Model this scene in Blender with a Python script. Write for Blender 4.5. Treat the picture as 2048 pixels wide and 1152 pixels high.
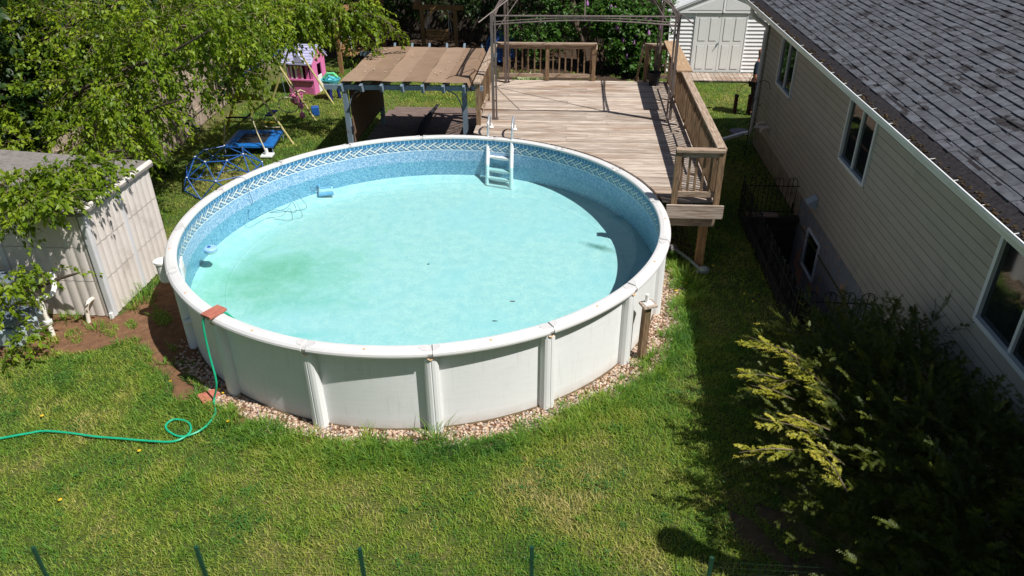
import bpy, bmesh, math, random
import numpy as np
from mathutils import Vector, Matrix, Euler
R = math.radians
PI = math.pi
random.seed(7)
rng = np.random.default_rng(11)

# ------------------------------------------------------------------ clear
for o in list(bpy.data.objects):
    bpy.data.objects.remove(o)
scn = bpy.context.scene
COL = scn.collection

# ------------------------------------------------------------------ camera
CAM_H, CAM_F, CAM_P, CAM_R, CAM_Y = 6.104629, 1491.905, 0.5277928, -0.0106009, 0.0848651
cp, sp = math.cos(CAM_P), math.sin(CAM_P)
cr, sr = math.cos(CAM_R), math.sin(CAM_R)
ca, sa = math.cos(CAM_Y), math.sin(CAM_Y)


def rotz(v):
    return Vector((v[0] * ca - v[1] * sa, v[0] * sa + v[1] * ca, v[2]))


F_ = rotz((0, cp, -sp))
R_ = rotz((cr, sr * sp, sr * cp))
U_ = rotz((-sr, cr * sp, cr * cp))
cam_d = bpy.data.cameras.new('camera')
cam_d.sensor_width = 36.0
cam_d.lens = CAM_F / 2048 * 36.0
cam_d.clip_end = 1000
cam = bpy.data.objects.new('camera', cam_d)
COL.objects.link(cam)
mw = Matrix((
    (R_.x, U_.x, -F_.x, 0), (R_.y, U_.y, -F_.y, 0), (R_.z, U_.z, -F_.z, CAM_H), (0, 0, 0, 1)))
cam.matrix_world = mw
scn.camera = cam


def ray(px, py):
    a = (px - 1024) / CAM_F
    b = -(py - 576) / CAM_F
    return F_ + R_ * a + U_ * b


def atz(px, py, z=0.0):
    d = ray(px, py)
    return Vector((0, 0, CAM_H)) + d * ((z - CAM_H) / d.z)


def aty(px, py, y):
    d = ray(px, py)
    return Vector((0, 0, CAM_H)) + d * (y / d.y)


# ------------------------------------------------------------------ sky and sun
SUN_AZ, SUN_EL = R(-27), R(54.5)       # direction towards the sun, measured from +X
world = bpy.data.worlds.new("World")
scn.world = world
world.use_nodes = True
wn = world.node_tree.nodes
wl = world.node_tree.links
bg = wn['Background']
sky = wn.new('ShaderNodeTexSky')
sky.sky_type = 'NISHITA'
sky.sun_disc = False
sky.sun_elevation = SUN_EL
sky.sun_rotation = PI / 2 - SUN_AZ
sky.air_density = 1.0
sky.dust_density = 1.2
sky.ozone_density = 1.0
wl.new(sky.outputs[0], bg.inputs[0])
bg.inputs[1].default_value = 0.05
sd = bpy.data.lights.new('sun', 'SUN')
sd.energy = 5.0
sd.angle = R(0.5)
sd.color = (1.0, 0.97, 0.925)
sun = bpy.data.objects.new('sun', sd)
COL.objects.link(sun)
sv = Vector((math.cos(SUN_AZ) * math.cos(SUN_EL), math.sin(SUN_AZ) * math.cos(SUN_EL), math.sin(SUN_EL)))
sun.rotation_euler = sv.to_track_quat('Z', 'Y').to_euler()
sun.location = sv * 40
scn.view_settings.view_transform = 'Standard'
scn.view_settings.look = 'None'
scn.view_settings.gamma = 1
scn.view_settings.exposure = 0.25
scn.view_settings.use_curve_mapping = False
scn.render.engine = 'CYCLES'
scn.cycles.max_bounces = 6
scn.cycles.transparent_max_bounces = 8
scn.cycles.caustics_reflective = False
scn.cycles.caustics_refractive = False


# ------------------------------------------------------------------ materials
def lin(c):
    return tuple(((x / 12.92) if x <= 0.04045 else ((x + 0.055) / 1.055) ** 2.4) for x in c) + (1,)


class NT:
    """little node builder"""
    def __init__(s, name):
        s.m = bpy.data.materials.new(name)
        s.m.use_nodes = True
        s.t = s.m.node_tree
        s.n = s.t.nodes
        s.l = s.t.links
        s.p = s.n['Principled BSDF']
        s.out = s.n['Material Output']

    def node(s, ty, **kw):
        n = s.n.new(ty)
        for k, v in kw.items():
            setattr(n, k, v)
        return n

    def link(s, a, b):
        s.l.new(a, b)

    def set(s, sock, v):
        if hasattr(v, 'is_linked') or isinstance(v, bpy.types.NodeSocket):
            s.l.new(v, sock)
        else:
            sock.default_value = v

    def math(s, op, a, b=0.0, c=None):
        n = s.node('ShaderNodeMath', operation=op)
        s.set(n.inputs[0], a)
        s.set(n.inputs[1], b)
        if c is not None:
            s.set(n.inputs[2], c)
        return n.outputs[0]

    def mix(s, f, a, b, mode='MIX'):
        n = s.node('ShaderNodeMix', data_type='RGBA', blend_type=mode)
        s.set(n.inputs[0], f)
        s.set(n.inputs[6], a)
        s.set(n.inputs[7], b)
        return n.outputs[2]

    def pos(s):
        return s.node('ShaderNodeNewGeometry').outputs['Position']

    def vec(s, kind='Object', stretch=(1, 1, 1), rnd=0.0):
        tc = s.node('ShaderNodeTexCoord')
        v = tc.outputs[kind]
        if rnd:
            oi = s.node('ShaderNodeObjectInfo')
            ad = s.node('ShaderNodeVectorMath', operation='ADD')
            cb = s.node('ShaderNodeCombineXYZ')
            m = s.math('MULTIPLY', oi.outputs['Random'], rnd)
            s.link(m, cb.inputs[0])
            s.link(m, cb.inputs[1])
            s.link(m, cb.inputs[2])
            s.link(v, ad.inputs[0])
            s.link(cb.outputs[0], ad.inputs[1])
            v = ad.outputs[0]
        mp = s.node('ShaderNodeMapping')
        mp.inputs['Scale'].default_value = stretch
        s.link(v, mp.inputs[0])
        return mp.outputs[0]

    def noise(s, v, scale=5, detail=4, rough=0.6, dist=0.0):
        n = s.node('ShaderNodeTexNoise')
        s.link(v, n.inputs['Vector'])
        n.inputs['Scale'].default_value = scale
        n.inputs['Detail'].default_value = detail
        n.inputs['Roughness'].default_value = rough
        n.inputs['Distortion'].default_value = dist
        return n.outputs['Fac']

    def ramp(s, f, *stops):
        n = s.node('ShaderNodeValToRGB')
        s.link(f, n.inputs[0])
        e = n.color_ramp.elements
        while len(e) < len(stops):
            e.new(0.5)
        for k, (p, c) in enumerate(stops):
            e[k].position = p
            e[k].color = c if len(c) == 4 else tuple(c) + (1,)
        return n.outputs[0]

    def bump(s, h, strength=0.3, dist=0.01):
        b = s.node('ShaderNodeBump')
        b.inputs['Strength'].default_value = strength
        b.inputs['Distance'].default_value = dist
        s.link(h, b.inputs['Height'])
        s.link(b.outputs[0], s.p.inputs['Normal'])

    def base(s, c):
        s.set(s.p.inputs['Base Color'], c)


def simple(name, c1, c2=None, scale=6, stretch=(1, 1, 1), rough=0.6, bump=0.15, bd=0.004, rnd=0.0, metal=0.0, spec=0.4,
           detail=5, lo=0.35, hi=0.68, dstretch=None, dirt=None, dirt_scale=1.3, dirt_lo=.55, dirt_hi=.75):
    t = NT(name)
    v = t.vec('Object', stretch, 31.7 if rnd else 0.0)
    f = t.noise(v, scale, detail)
    c2 = c2 or tuple(x * 0.75 for x in c1)
    c = t.ramp(f, (lo, tuple(c1)), (hi, tuple(c2)))
    if rnd:
        oi = t.node('ShaderNodeObjectInfo')
        k = t.math('MULTIPLY_ADD', oi.outputs['Random'], rnd, 1 - rnd / 2)
        hs = t.node('ShaderNodeHueSaturation')
        t.link(c, hs.inputs['Color'])
        t.link(k, hs.inputs['Value'])
        c = hs.outputs[0]
    if dirt:
        d = t.noise(t.vec('Object', dstretch) if dstretch else t.pos(), dirt_scale, 6, .65)
        c = t.mix(t.ramp(d, (dirt_lo, (0, 0, 0)), (dirt_hi, (1, 1, 1))), c, tuple(dirt) + (1,))
    t.base(c)
    t.p.inputs['Roughness'].default_value = rough
    t.p.inputs['Metallic'].default_value = metal
    t.p.inputs['Specular IOR Level'].default_value = spec
    if bump:
        t.bump(f, bump, bd)
    return t.m


MAT = {}
MAT['deckwood'] = simple('deckwood', (.60, .51, .43), (.26, .195, .15), 8, (.30, 8, 8), .85, .5, .004, rnd=.5, dstretch=(.45, 2.4, 1), dirt=(.27, .175, .115), dirt_scale=1.1, dirt_lo=.48, dirt_hi=.68, spec=.2, lo=.38, hi=.62)
MAT['railwood'] = simple('railwood', (.30, .195, .115), (.11, .07, .04), 9, (5, 5, .6), .85, .5, .004, rnd=.4, spec=.2, dirt=(.16, .13, .07), dirt_scale=2.2)
MAT['railwood_y'] = simple('railwood_y', (.44, .34, .26), (.18, .12, .08), 9, (5, .5, 5), .85, .5, .004, rnd=.3, spec=.2)
MAT['railwood_x'] = simple('railwood_x', (.42, .32, .24), (.17, .115, .075), 9, (.5, 5, 5), .85, .5, .004, rnd=.3, spec=.2)
MAT['newwood'] = simple('newwood', (.46, .31, .19), (.30, .2, .12), 6, (4, .5, 4), .8, .3, .004, spec=.2)
MAT['cedar'] = simple('cedar', (.38, .22, .10), (.2, .11, .05), 7, (4, 4, .6), .8, .4, .004, rnd=.3, spec=.2)
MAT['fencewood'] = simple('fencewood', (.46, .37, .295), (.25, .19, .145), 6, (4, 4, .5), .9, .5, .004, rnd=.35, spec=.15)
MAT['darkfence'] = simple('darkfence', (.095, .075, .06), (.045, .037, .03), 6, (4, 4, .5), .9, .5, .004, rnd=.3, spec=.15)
MAT['timber'] = simple('timber', (.085, .068, .055), (.04, .033, .028), 6, (.6, 4, 4), .9, .5, .004, rnd=.3, spec=.15)
MAT['poolrail'] = simple('poolrail', (.68, .67, .66), (.63, .62, .61), 3, (1, 1, 1), .42, .05, .001, spec=.5, dirt=(.55, .52, .48), dirt_scale=2.4, dirt_lo=.6, dirt_hi=1.)
MAT['poolcap'] = simple('poolcap', (.58, .57, .56), (.54, .53, .52), 3, (1, 1, 1), .5, .03, .001)
MAT['sticker'] = simple('sticker', (.72, .45, .22), (.66, .42, .25), 40, rough=.6, bump=0)


def wall_material():
    t = NT('poolwall')
    v = t.vec('UV', (1.2, 14, 1))
    f = t.noise(v, 3, 4, .55, 1.3)
    v2 = t.pos()
    g = t.noise(v2, 2.2, 5)
    c = t.ramp(f, (.3, (.735, .745, .74)), (.6, (.775, .785, .78)))
    c = t.mix(t.ramp(g, (.6, (0, 0, 0)), (1., (.5, .5, .5))), c, (.52, .49, .43, 1))
    # splash of dirt low down
    sx = t.node('ShaderNodeSeparateXYZ')
    t.link(v2, sx.inputs[0])
    st = t.noise(t.vec('UV', (9, .5, 1)), 3, 5, .6)
    c = t.mix(t.ramp(st, (.55, (0, 0, 0)), (.78, (.45, .45, .45))), c, (.56, .53, .47, 1))
    low = t.math('SUBTRACT', .9, t.math('MULTIPLY', sx.outputs[2], 5.0))
    low = t.math('MULTIPLY', t.math('MAXIMUM', low, 0.0), t.noise(v2, 9, 4))
    c = t.mix(low, c, (.38, .29, .2, 1))
    t.base(c)
    t.p.inputs['Roughness'].default_value = .5
    t.bump(f, .22, .003)
    return t.m


MAT['poolwall'] = wall_material()
MAT['upright'] = simple('upright', (.77, .775, .77), (.72, .72, .715), 4, (3, 3, .3), .45, .05, .001, dirt=(.55, .48, .4), dirt_scale=2.0, dirt_lo=.7, dirt_hi=1.)


def liner_material():
    t = NT('liner')
    uvn = t.node('ShaderNodeTexCoord')
    s = t.node('ShaderNodeSeparateXYZ')
    t.link(uvn.outputs['UV'], s.inputs[0])
    u, v = s.outputs[0], s.outputs[1]      # metres along the wall, metres height
    # mosaic pebbles
    vo = t.node('ShaderNodeTexVoronoi')
    mp = t.node('ShaderNodeMapping')
    mp.inputs['Scale'].default_value = (60, 60, 1)
    t.link(uvn.outputs['UV'], mp.inputs[0])
    t.link(mp.outputs[0], vo.inputs['Vector'])
    vo.inputs['Scale'].default_value = 1
    pr = t.node('ShaderNodeSeparateColor')
    t.link(vo.outputs['Color'], pr.inputs[0])
    peb = t.ramp(pr.outputs[0], (.0, (.12, .28, .47)), (.35, (.20, .38, .57)), (.6, (.29, .47, .65)), (.85, (.44, .58, .72)))
    # braid band
    k = 1 / .21
    z0 = t.math('SUBTRACT', v, .965)
    d1 = t.math('FRACT', t.math('MULTIPLY', t.math('ADD', u, t.math('MULTIPLY', z0, 1.7)), k))
    d2 = t.math('FRACT', t.math('MULTIPLY', t.math('SUBTRACT', u, t.math('MULTIPLY', z0, 1.5)), k))
    def band(d, a, b):
        return t.math('MULTIPLY', t.math('GREATER_THAN', d, a), t.math('LESS_THAN', d, b))
    bgc = t.mix(t.ramp(t.noise(uvn.outputs['UV'], 26, 3), (.42, (0, 0, 0)), (.55, (1, 1, 1))), (.02, .085, .21, 1), (.10, .25, .42, 1))
    lowm = t.math('LESS_THAN', v, 1.105)
    upm = t.math('GREATER_THAN', v, 1.015)
    c = bgc
    def strand(c, d, a, b, col, msk):
        return t.mix(t.math('MULTIPLY', band(d, a, b), msk), c, col)
    # thin blue-grey strands, then white ribbons with tan outlines, alternately over and under
    c = strand(c, d2, .55, .66, (.42, .54, .62, 1), lowm)
    c = strand(c, d1, .50, .60, (.45, .58, .66, 1), upm)
    c = strand(c, d2, .0, .24, (.36, .30, .18, 1), lowm)
    c = strand(c, d2, .04, .20, (.78, .80, .80, 1), lowm)
    c = strand(c, d2, .11, .13, (.12, .25, .42, 1), lowm)
    c = strand(c, d1, .0, .24, (.40, .32, .18, 1), upm)
    c = strand(c, d1, .04, .20, (.74, .79, .80, 1), upm)
    # blue strip with squares on top
    sq = t.mix(t.math('GREATER_THAN', t.math('FRACT', t.math('MULTIPLY', u, 12)), .12), (.45, .62, .74, 1), (.03, .17, .34, 1))
    c = t.mix(t.math('GREATER_THAN', v, 1.135), c, sq)
    c = t.mix(t.math('LESS_THAN', v, .985), c, (.68, .76, .80, 1))
    c = t.mix(t.math('LESS_THAN', v, .972), c, peb)
    t.base(c)
    t.p.inputs['Roughness'].default_value = .35
    return t.m


MAT['liner'] = liner_material()


def poolfloor_material():
    t = NT('pool_floor')
    p = t.pos()
    n1 = t.noise(p, 5.5, 6, .62, .3)
    n2 = t.noise(p, 0.8, 3, .5)
    n3 = t.noise(p, 30, 3, .6)
    c = t.ramp(n1, (.38, (.76, .77, .73)), (.60, (.95, .86, .78)))
    c = t.mix(t.ramp(n3, (.48, (0, 0, 0)), (.66, (.5, .5, .5))), c, (.50, .66, .68, 1))
    n4 = t.noise(p, 75, 2, .6)
    c = t.mix(t.ramp(n4, (.5, (0, 0, 0)), (.7, (.35, .35, .35))), c, (.46, .60, .62, 1))
    c = t.mix(t.ramp(n2, (.45, (0, 0, 0)), (.65, (.4, .4, .4))), c, (.66, .78, .80, 1))
    # algae towards the left side
    s = t.node('ShaderNodeSeparateXYZ')
    t.link(p, s.inputs[0])
    def blob(cx, cy, rx, ry, rot=0):
        mp = t.node('ShaderNodeMapping', vector_type='TEXTURE')
        mp.inputs['Location'].default_value = (cx, cy, 0)
        mp.inputs['Rotation'].default_value = (0, 0, R(rot))
        mp.inputs['Scale'].default_value = (rx, ry, 100)
        t.link(p, mp.inputs[0])
        ln = t.node('ShaderNodeVectorMath', operation='LENGTH')
        t.link(mp.outputs[0], ln.inputs[0])
        d = t.math('ADD', ln.outputs['Value'], t.math('MULTIPLY', t.math('SUBTRACT', t.noise(p, 1.9, 7, .7, .6), .5), 2.1))
        q = t.math('MINIMUM', t.math('MAXIMUM', t.math('MULTIPLY', t.math('SUBTRACT', 1.1, d), .95), 0.0), 1.0)
        return t.math('MULTIPLY', q, t.math('MULTIPLY_ADD', t.noise(p, 14, 5, .7), .9, .5))
    b1 = blob(-4.75, 9.9, 1.5, .9, 32)
    b3 = blob(-3.85, 9.2, 1.0, .35, 8)
    b2 = blob(-3.65, 8.35, .5, .10, 10)
    b0 = blob(-4.7, 10.0, 2.1, 1.6, 35)
    c = t.mix(t.math('MULTIPLY', b0, .6), c, (.54, .74, .56, 1))
    c = t.mix(t.math('MINIMUM', t.math('MULTIPLY', b1, .85), .9), c, (.34, .56, .36, 1))
    c = t.mix(t.math('MULTIPLY', b3, .35), c, (.25, .55, .38, 1))
    c = t.mix(t.math('MULTIPLY', b2, .6), c, (.30, .66, .60, 1))
    b4 = blob(.5, 11.3, .34, .12, -30)
    c = t.mix(t.math('MINIMUM', t.math('MULTIPLY', b4, .9), .85), c, (.10, .20, .14, 1))
    # debris specks
    vo = t.node('ShaderNodeTexVoronoi')
    mp = t.node('ShaderNodeMapping')
    mp.inputs['Scale'].default_value = (9, 15, 9)
    mp.inputs['Rotation'].default_value = (0, 0, .5)
    t.link(p, mp.inputs[0])
    t.link(mp.outputs[0], vo.inputs['Vector'])
    pr = t.node('ShaderNodeSeparateColor')
    t.link(vo.outputs['Color'], pr.inputs[0])
    sp_ = t.math('MULTIPLY', t.math('LESS_THAN', vo.outputs['Distance'], .13), t.math('GREATER_THAN', t.math('MULTIPLY', pr.outputs[0], t.noise(p, .9, 4)), .40))
    c = t.mix(t.math('MULTIPLY', sp_, .7), c, (.10, .24, .24, 1))
    # stained streaks
    st = t.ramp(t.noise(t.vec('Object', (3, .8, 1)), 2.2, 6, .7, .8), (.60, (0, 0, 0)), (.72, (1, 1, 1)))
    c = t.mix(t.math('MULTIPLY', st, .35), c, (.40, .62, .55, 1))
    t.base(c)
    t.p.inputs['Roughness'].default_value = .7
    return t.m


MAT['pool_floor'] = poolfloor_material()


def water_material():
    t = NT('water')
    n = t.n
    n.remove(t.p)
    tr = t.node('ShaderNodeBsdfTransparent')
    tr.inputs[0].default_value = (.62, .88, .905, 1)
    gl = t.node('ShaderNodeBsdfGlossy')
    gl.inputs['Roughness'].default_value = .03
    df = t.node('ShaderNodeBsdfDiffuse')
    df.inputs[0].default_value = (.50, .80, .84, 1)
    fr = t.node('ShaderNodeFresnel')
    fr.inputs[0].default_value = 1.33
    b = t.node('ShaderNodeBump')
    b.inputs['Strength'].default_value = .05
    b.inputs['Distance'].default_value = .02
    t.link(t.noise(t.pos(), 7, 3, .5, .4), b.inputs['Height'])
    t.link(b.outputs[0], gl.inputs['Normal'])
    t.link(b.outputs[0], fr.inputs['Normal'])
    m0 = t.node('ShaderNodeMixShader')
    m0.inputs[0].default_value = .015
    t.link(tr.outputs[0], m0.inputs[1])
    t.link(df.outputs[0], m0.inputs[2])
    m = t.node('ShaderNodeMixShader')
    t.link(fr.outputs[0], m.inputs[0])
    t.link(m0.outputs[0], m.inputs[1])
    t.link(gl.outputs[0], m.inputs[2])
    t.link(m.outputs[0], t.out.inputs[0])
    return t.m


MAT['water'] = water_material()
MAT['whiteplastic'] = simple('whiteplastic', (.82, .81, .79), (.75, .74, .72), 4, rough=.35, bump=.03)
MAT['pvc'] = simple('pvc', (.80, .76, .68), (.62, .50, .38), 3, rough=.4, bump=.03, lo=.45, hi=.75)
MAT['skyblue'] = simple('skyblue', (.30, .52, .78), (.26, .46, .72), 4, rough=.4, bump=.02)
MAT['aluminium'] = simple('aluminium', (.72, .76, .80), (.62, .66, .70), 4, rough=.3, bump=.02, metal=.6)
MAT['greycable'] = simple('greycable', (.06, .13, .24), (.05, .1, .2), 4, rough=.5, bump=0)
MAT['brick'] = simple('brick', (.45, .16, .11), (.36, .12, .085), 14, rough=.9, bump=.4, bd=.003, spec=.2)
MAT['shingle'] = simple('shingle', (.105, .112, .13), (.062, .062, .07), 9, rough=.9, bump=.6, bd=.004, rnd=.42, spec=.25, dstretch=(2.5, 1, 1), dirt=(.028, .025, .027), dirt_scale=2.4, dirt_lo=.56, dirt_hi=.62)
MAT['starter'] = simple('starter', (.038, .034, .038), (.016, .014, .016), 26, rough=.95, bump=.6, bd=.006, spec=.15)
MAT['debris'] = simple('debris', (.04, .028, .017), (.09, .06, .028), 30, rough=1, bump=1, bd=.02, spec=.1)
MAT['siding'] = simple('siding', (.48, .435, .35), (.43, .39, .315), 3, (1, .6, 1), .6, .08, .002, rnd=.05, spec=.3, dirt=(.33, .315, .25), dirt_scale=.8)
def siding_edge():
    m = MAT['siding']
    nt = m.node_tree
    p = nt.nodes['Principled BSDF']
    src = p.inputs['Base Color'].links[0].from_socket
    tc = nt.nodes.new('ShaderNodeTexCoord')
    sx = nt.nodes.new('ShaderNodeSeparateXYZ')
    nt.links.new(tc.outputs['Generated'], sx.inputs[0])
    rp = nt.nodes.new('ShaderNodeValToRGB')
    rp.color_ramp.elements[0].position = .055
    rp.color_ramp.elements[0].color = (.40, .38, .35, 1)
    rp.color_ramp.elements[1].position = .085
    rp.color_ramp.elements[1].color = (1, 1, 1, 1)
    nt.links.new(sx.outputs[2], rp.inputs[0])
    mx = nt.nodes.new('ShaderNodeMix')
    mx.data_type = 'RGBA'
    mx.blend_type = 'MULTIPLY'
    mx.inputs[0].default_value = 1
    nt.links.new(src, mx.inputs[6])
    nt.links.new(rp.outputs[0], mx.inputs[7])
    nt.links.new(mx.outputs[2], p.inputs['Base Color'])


siding_edge()      # lap shadow and grime painted along the drip edge of every board
MAT['gutter'] = simple('gutter', (.82, .82, .80), (.70, .70, .66), 3, (3, .5, 3), .35, .03, .001)
MAT['soffit'] = simple('soffit', (.42, .40, .34), (.36, .34, .29), 3, rough=.7, bump=.05)
MAT['winframe'] = simple('winframe', (.74, .76, .75), (.66, .68, .67), 3, rough=.45, bump=.02)
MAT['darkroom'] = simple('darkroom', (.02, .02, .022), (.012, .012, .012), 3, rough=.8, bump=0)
MAT['curtain'] = simple('curtain', (.28, .22, .14), (.18, .14, .09), 3, (1, 9, 1), .9, .1)


def glass_material():
    t = NT('glass')
    t.base((.012, .016, .018, 1))
    t.p.inputs['Roughness'].default_value = .04
    t.p.inputs['Specular IOR Level'].default_value = .6
    return t.m


MAT['glass'] = glass_material()


def foundation_material():
    t = NT('foundation')
    p = t.pos()
    n = t.noise(p, 2.4, 6, .65)
    f = t.noise(t.vec('Object', (1, 3, .5)), 8, 5)
    c = t.ramp(f, (.35, (.27, .29, .31)), (.65, (.19, .205, .22)))
    c = t.mix(t.ramp(n, (.56, (0, 0, 0)), (.60, (1, 1, 1))), c, (.55, .30, .20, 1))
    c = t.mix(t.ramp(t.noise(p, 6.5, 5), (.62, (0, 0, 0)), (.66, (1, 1, 1))), c, (.42, .28, .12, 1))
    t.base(c)
    t.p.inputs['Roughness'].default_value = .85
    t.bump(n, .3, .01)
    return t.m


MAT['foundation'] = foundation_material()
MAT['blockwall'] = simple('blockwall', (.36, .30, .22), (.22, .19, .14), 5, rough=.9, bump=.5, bd=.01)
MAT['iron'] = simple('iron', (.008, .008, .009), (.014, .012, .012), 20, rough=.6, bump=.1)
MAT['bronze'] = simple('bronze', (.19, .15, .135), (.12, .095, .085), 5, (4, 4, 1), .5, .1, .002, metal=.2)
MAT['shedwall'] = simple('shedwall', (.66, .60, .55), (.60, .545, .50), 3, rough=.65, bump=.25, bd=.003, dirt=(.40, .35, .30), dirt_scale=1.7)
MAT['shedtrim'] = simple('shedtrim', (.60, .60, .61), (.54, .54, .55), 3, rough=.6, bump=.1, bd=.002)
MAT['shedroof'] = simple('shedroof', (.24, .215, .20), (.15, .135, .125), 12, rough=.85, bump=.5, bd=.006, dirt=(.09, .07, .055), dirt_scale=2.5)
MAT['vinyl'] = simple('vinyl', (.88, .87, .87), (.85, .84, .84), 3, rough=.5, bump=.02)
MAT['shedroofwhite'] = simple('shedroofwhite', (.72, .72, .74), (.6, .6, .62), 5, rough=.6, bump=.1)
MAT['shed_door'] = simple('shed_door', (.83, .83, .81), (.79, .79, .77), 4, rough=.5, bump=.03)
MAT['gap'] = simple('gap', (.05, .045, .045), (.04, .035, .035), 4, rough=.9, bump=0)
MAT['steel'] = simple('steel', (.20, .27, .33), (.155, .205, .255), 4, (4, 4, 1), .5, .1, .002, dirt=(.14, .07, .035), dirt_scale=5, dirt_lo=.58, dirt_hi=.66)
MAT['canopy'] = simple('canopy', (.255, .172, .118), (.22, .148, .10), 3, rough=.95, bump=.1, bd=.003, spec=.1)
MAT['canopy2'] = simple('canopy2', (.31, .215, .15), (.265, .18, .125), 3, rough=.95, bump=.1, bd=.003, spec=.1)
MAT['screen'] = simple('screen', (.20, .13, .085), (.16, .10, .068), 30, rough=.95, bump=.1, spec=.1)
MAT['patio'] = simple('patio', (.205, .15, .128), (.145, .105, .092), 5, (1, 1, 1), .9, .3, .004, spec=.15, rnd=.15)
MAT['black'] = simple('black', (.02, .02, .024), (.012, .012, .014), 6, rough=.7, bump=.1)
MAT['hose'] = simple('hose', (.015, .42, .22), (.01, .34, .18), 12, rough=.35, bump=.1)
MAT['blossom_solid'] = simple('blossom_solid', (.42, .20, .42), (.28, .12, .30), 30, rough=.9, bump=.8, bd=.02)
MAT['bluepaint'] = simple('bluepaint', (.018, .10, .36), (.012, .07, .26), 5, rough=.4, bump=.05, spec=.6)
MAT['bluepad'] = simple('bluepad', (.012, .16, .50), (.01, .10, .36), 6, rough=.35, bump=.35, bd=.01, spec=.7)
MAT['bluedark'] = simple('bluedark', (.015, .02, .15), (.01, .015, .10), 6, rough=.5, bump=.1)
MAT['aqua'] = simple('aqua', (.10, .50, .58), (.09, .44, .52), 4, rough=.4, bump=.02)
MAT['limegreen'] = simple('limegreen', (.16, .62, .28), (.14, .55, .25), 4, rough=.4, bump=.02)
MAT['yellowpole'] = simple('yellowpole', (.50, .44, .20), (.40, .34, .12), 8, rough=.5, bump=.1)
MAT['yellowdeep'] = simple('yellowdeep', (.36, .28, .02), (.22, .17, .015), 8, rough=.5, bump=.1)
MAT['pink'] = simple('pink', (.74, .20, .44), (.66, .17, .38), 4, rough=.5, bump=.03)
MAT['pinklight'] = simple('pinklight', (.70, .22, .38), (.62, .18, .33), 4, rough=.5, bump=.03)
MAT['magenta'] = simple('magenta', (.35, .03, .17), (.28, .025, .14), 4, rough=.5, bump=.03)
MAT['lavender'] = simple('lavender', (.50, .49, .68), (.44, .43, .60), 4, rough=.5, bump=.05)
MAT['yellowish'] = simple('yellowish', (.55, .50, .34), (.50, .44, .28), 8, rough=.6, bump=.05)
MAT['filterbox'] = simple('filterbox', (.16, .20, .24), (.12, .15, .185), 6, rough=.5, bump=.1, spec=.5)
MAT['filterbase'] = simple('filterbase', (.40, .47, .50), (.32, .38, .41), 6, rough=.5, bump=.1)
MAT['fencegreen'] = simple('fencegreen', (.012, .065, .04), (.01, .05, .03), 6, rough=.45, bump=.05, spec=.5)
MAT['wire'] = simple('wire', (.012, .03, .018), (.01, .025, .015), 6, rough=.8, bump=0, spec=.1)
MAT['feeder'] = simple('feeder', (.10, .05, .035), (.06, .03, .022), 8, rough=.5, bump=.1, metal=.3)
MAT['skin'] = simple('skin', (.56, .24, .17), (.50, .20, .14), 8, rough=.5, bump=.02)
MAT['navy'] = simple('navy', (.02, .035, .06), (.015, .025, .045), 8, rough=.8, bump=.1)
MAT['pants'] = simple('pants', (.05, .035, .03), (.035, .025, .02), 8, rough=.9, bump=.1)
MAT['greypvc'] = simple('greypvc', (.30, .34, .33), (.2, .24, .23), 8, rough=.5, bump=.05)
MAT['stone'] = simple('stone', (.23, .20, .24), (.17, .15, .18), 8, rough=.9, bump=.3)
MAT['bark'] = simple('bark', (.13, .10, .075), (.06, .045, .033), 8, (4, 4, .8), .95, .8, .01, spec=.1)
MAT['barklight'] = simple('barklight', (.26, .20, .13), (.14, .105, .07), 8, (2, 2, 2), .9, .6, .006, spec=.1)


def leaf_material(name, stops, trans=.35, rough=.45, patch=1.4, patchmul=.55):
    t = NT(name)
    at = t.node('ShaderNodeAttribute', attribute_name='rnd')
    f = t.math('ADD', t.math('MULTIPLY', at.outputs['Fac'], 1 - patchmul), t.math('MULTIPLY', t.noise(t.pos(), patch, 4, .6), patchmul))
    c = t.ramp(f, *stops)
    t.base(c)
    t.p.inputs['Roughness'].default_value = rough
    t.p.inputs['Specular IOR Level'].default_value = .35
    tl = t.node('ShaderNodeBsdfTranslucent')
    hs = t.node('ShaderNodeHueSaturation')
    hs.inputs['Value'].default_value = 1.5
    hs.inputs['Hue'].default_value = .49
    t.link(c, hs.inputs['Color'])
    t.link(hs.outputs[0], tl.inputs[0])
    m = t.node('ShaderNodeMixShader')
    m.inputs[0].default_value = trans
    t.link(t.p.outputs[0], m.inputs[1])
    t.link(tl.outputs[0], m.inputs[2])
    t.link(m.outputs[0], t.out.inputs[0])
    return t.m


MAT['leaf'] = leaf_material('leaf', ((.1, (.028, .06, .004)), (.42, (.12, .20, .010)), (.7, (.27, .36, .02)), (.95, (.44, .48, .05))), .4)
MAT['leafdark'] = leaf_material('leafdark', ((.2, (.012, .030, .006)), (.6, (.026, .062, .010)), (.9, (.05, .10, .018))), .25)  # shade inside background foliage put into the leaf colour
MAT['lilacleaf'] = leaf_material('lilacleaf', ((.2, (.03, .085, .012)), (.55, (.06, .15, .02)), (.9, (.13, .23, .035))), .3)
MAT['blossom'] = leaf_material('blossom', ((.2, (.22, .10, .22)), (.8, (.38, .22, .40))), .2)
MAT['hosta'] = leaf_material('hosta', ((.2, (.18, .26, .07)), (.8, (.42, .48, .26))), .2)
MAT['yew'] = leaf_material('yew', ((.2, (.025, .045, .006)), (.5, (.05, .075, .008)), (.85, (.16, .18, .02))), .2, .5, 2.4)
MAT['yewtip'] = leaf_material('yewtip', ((.2, (.16, .19, .015)), (.5, (.36, .36, .035)), (.72, (.48, .42, .06)), (.85, (.50, .26, .07))), .3, .5, 3.5, .6)
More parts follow.
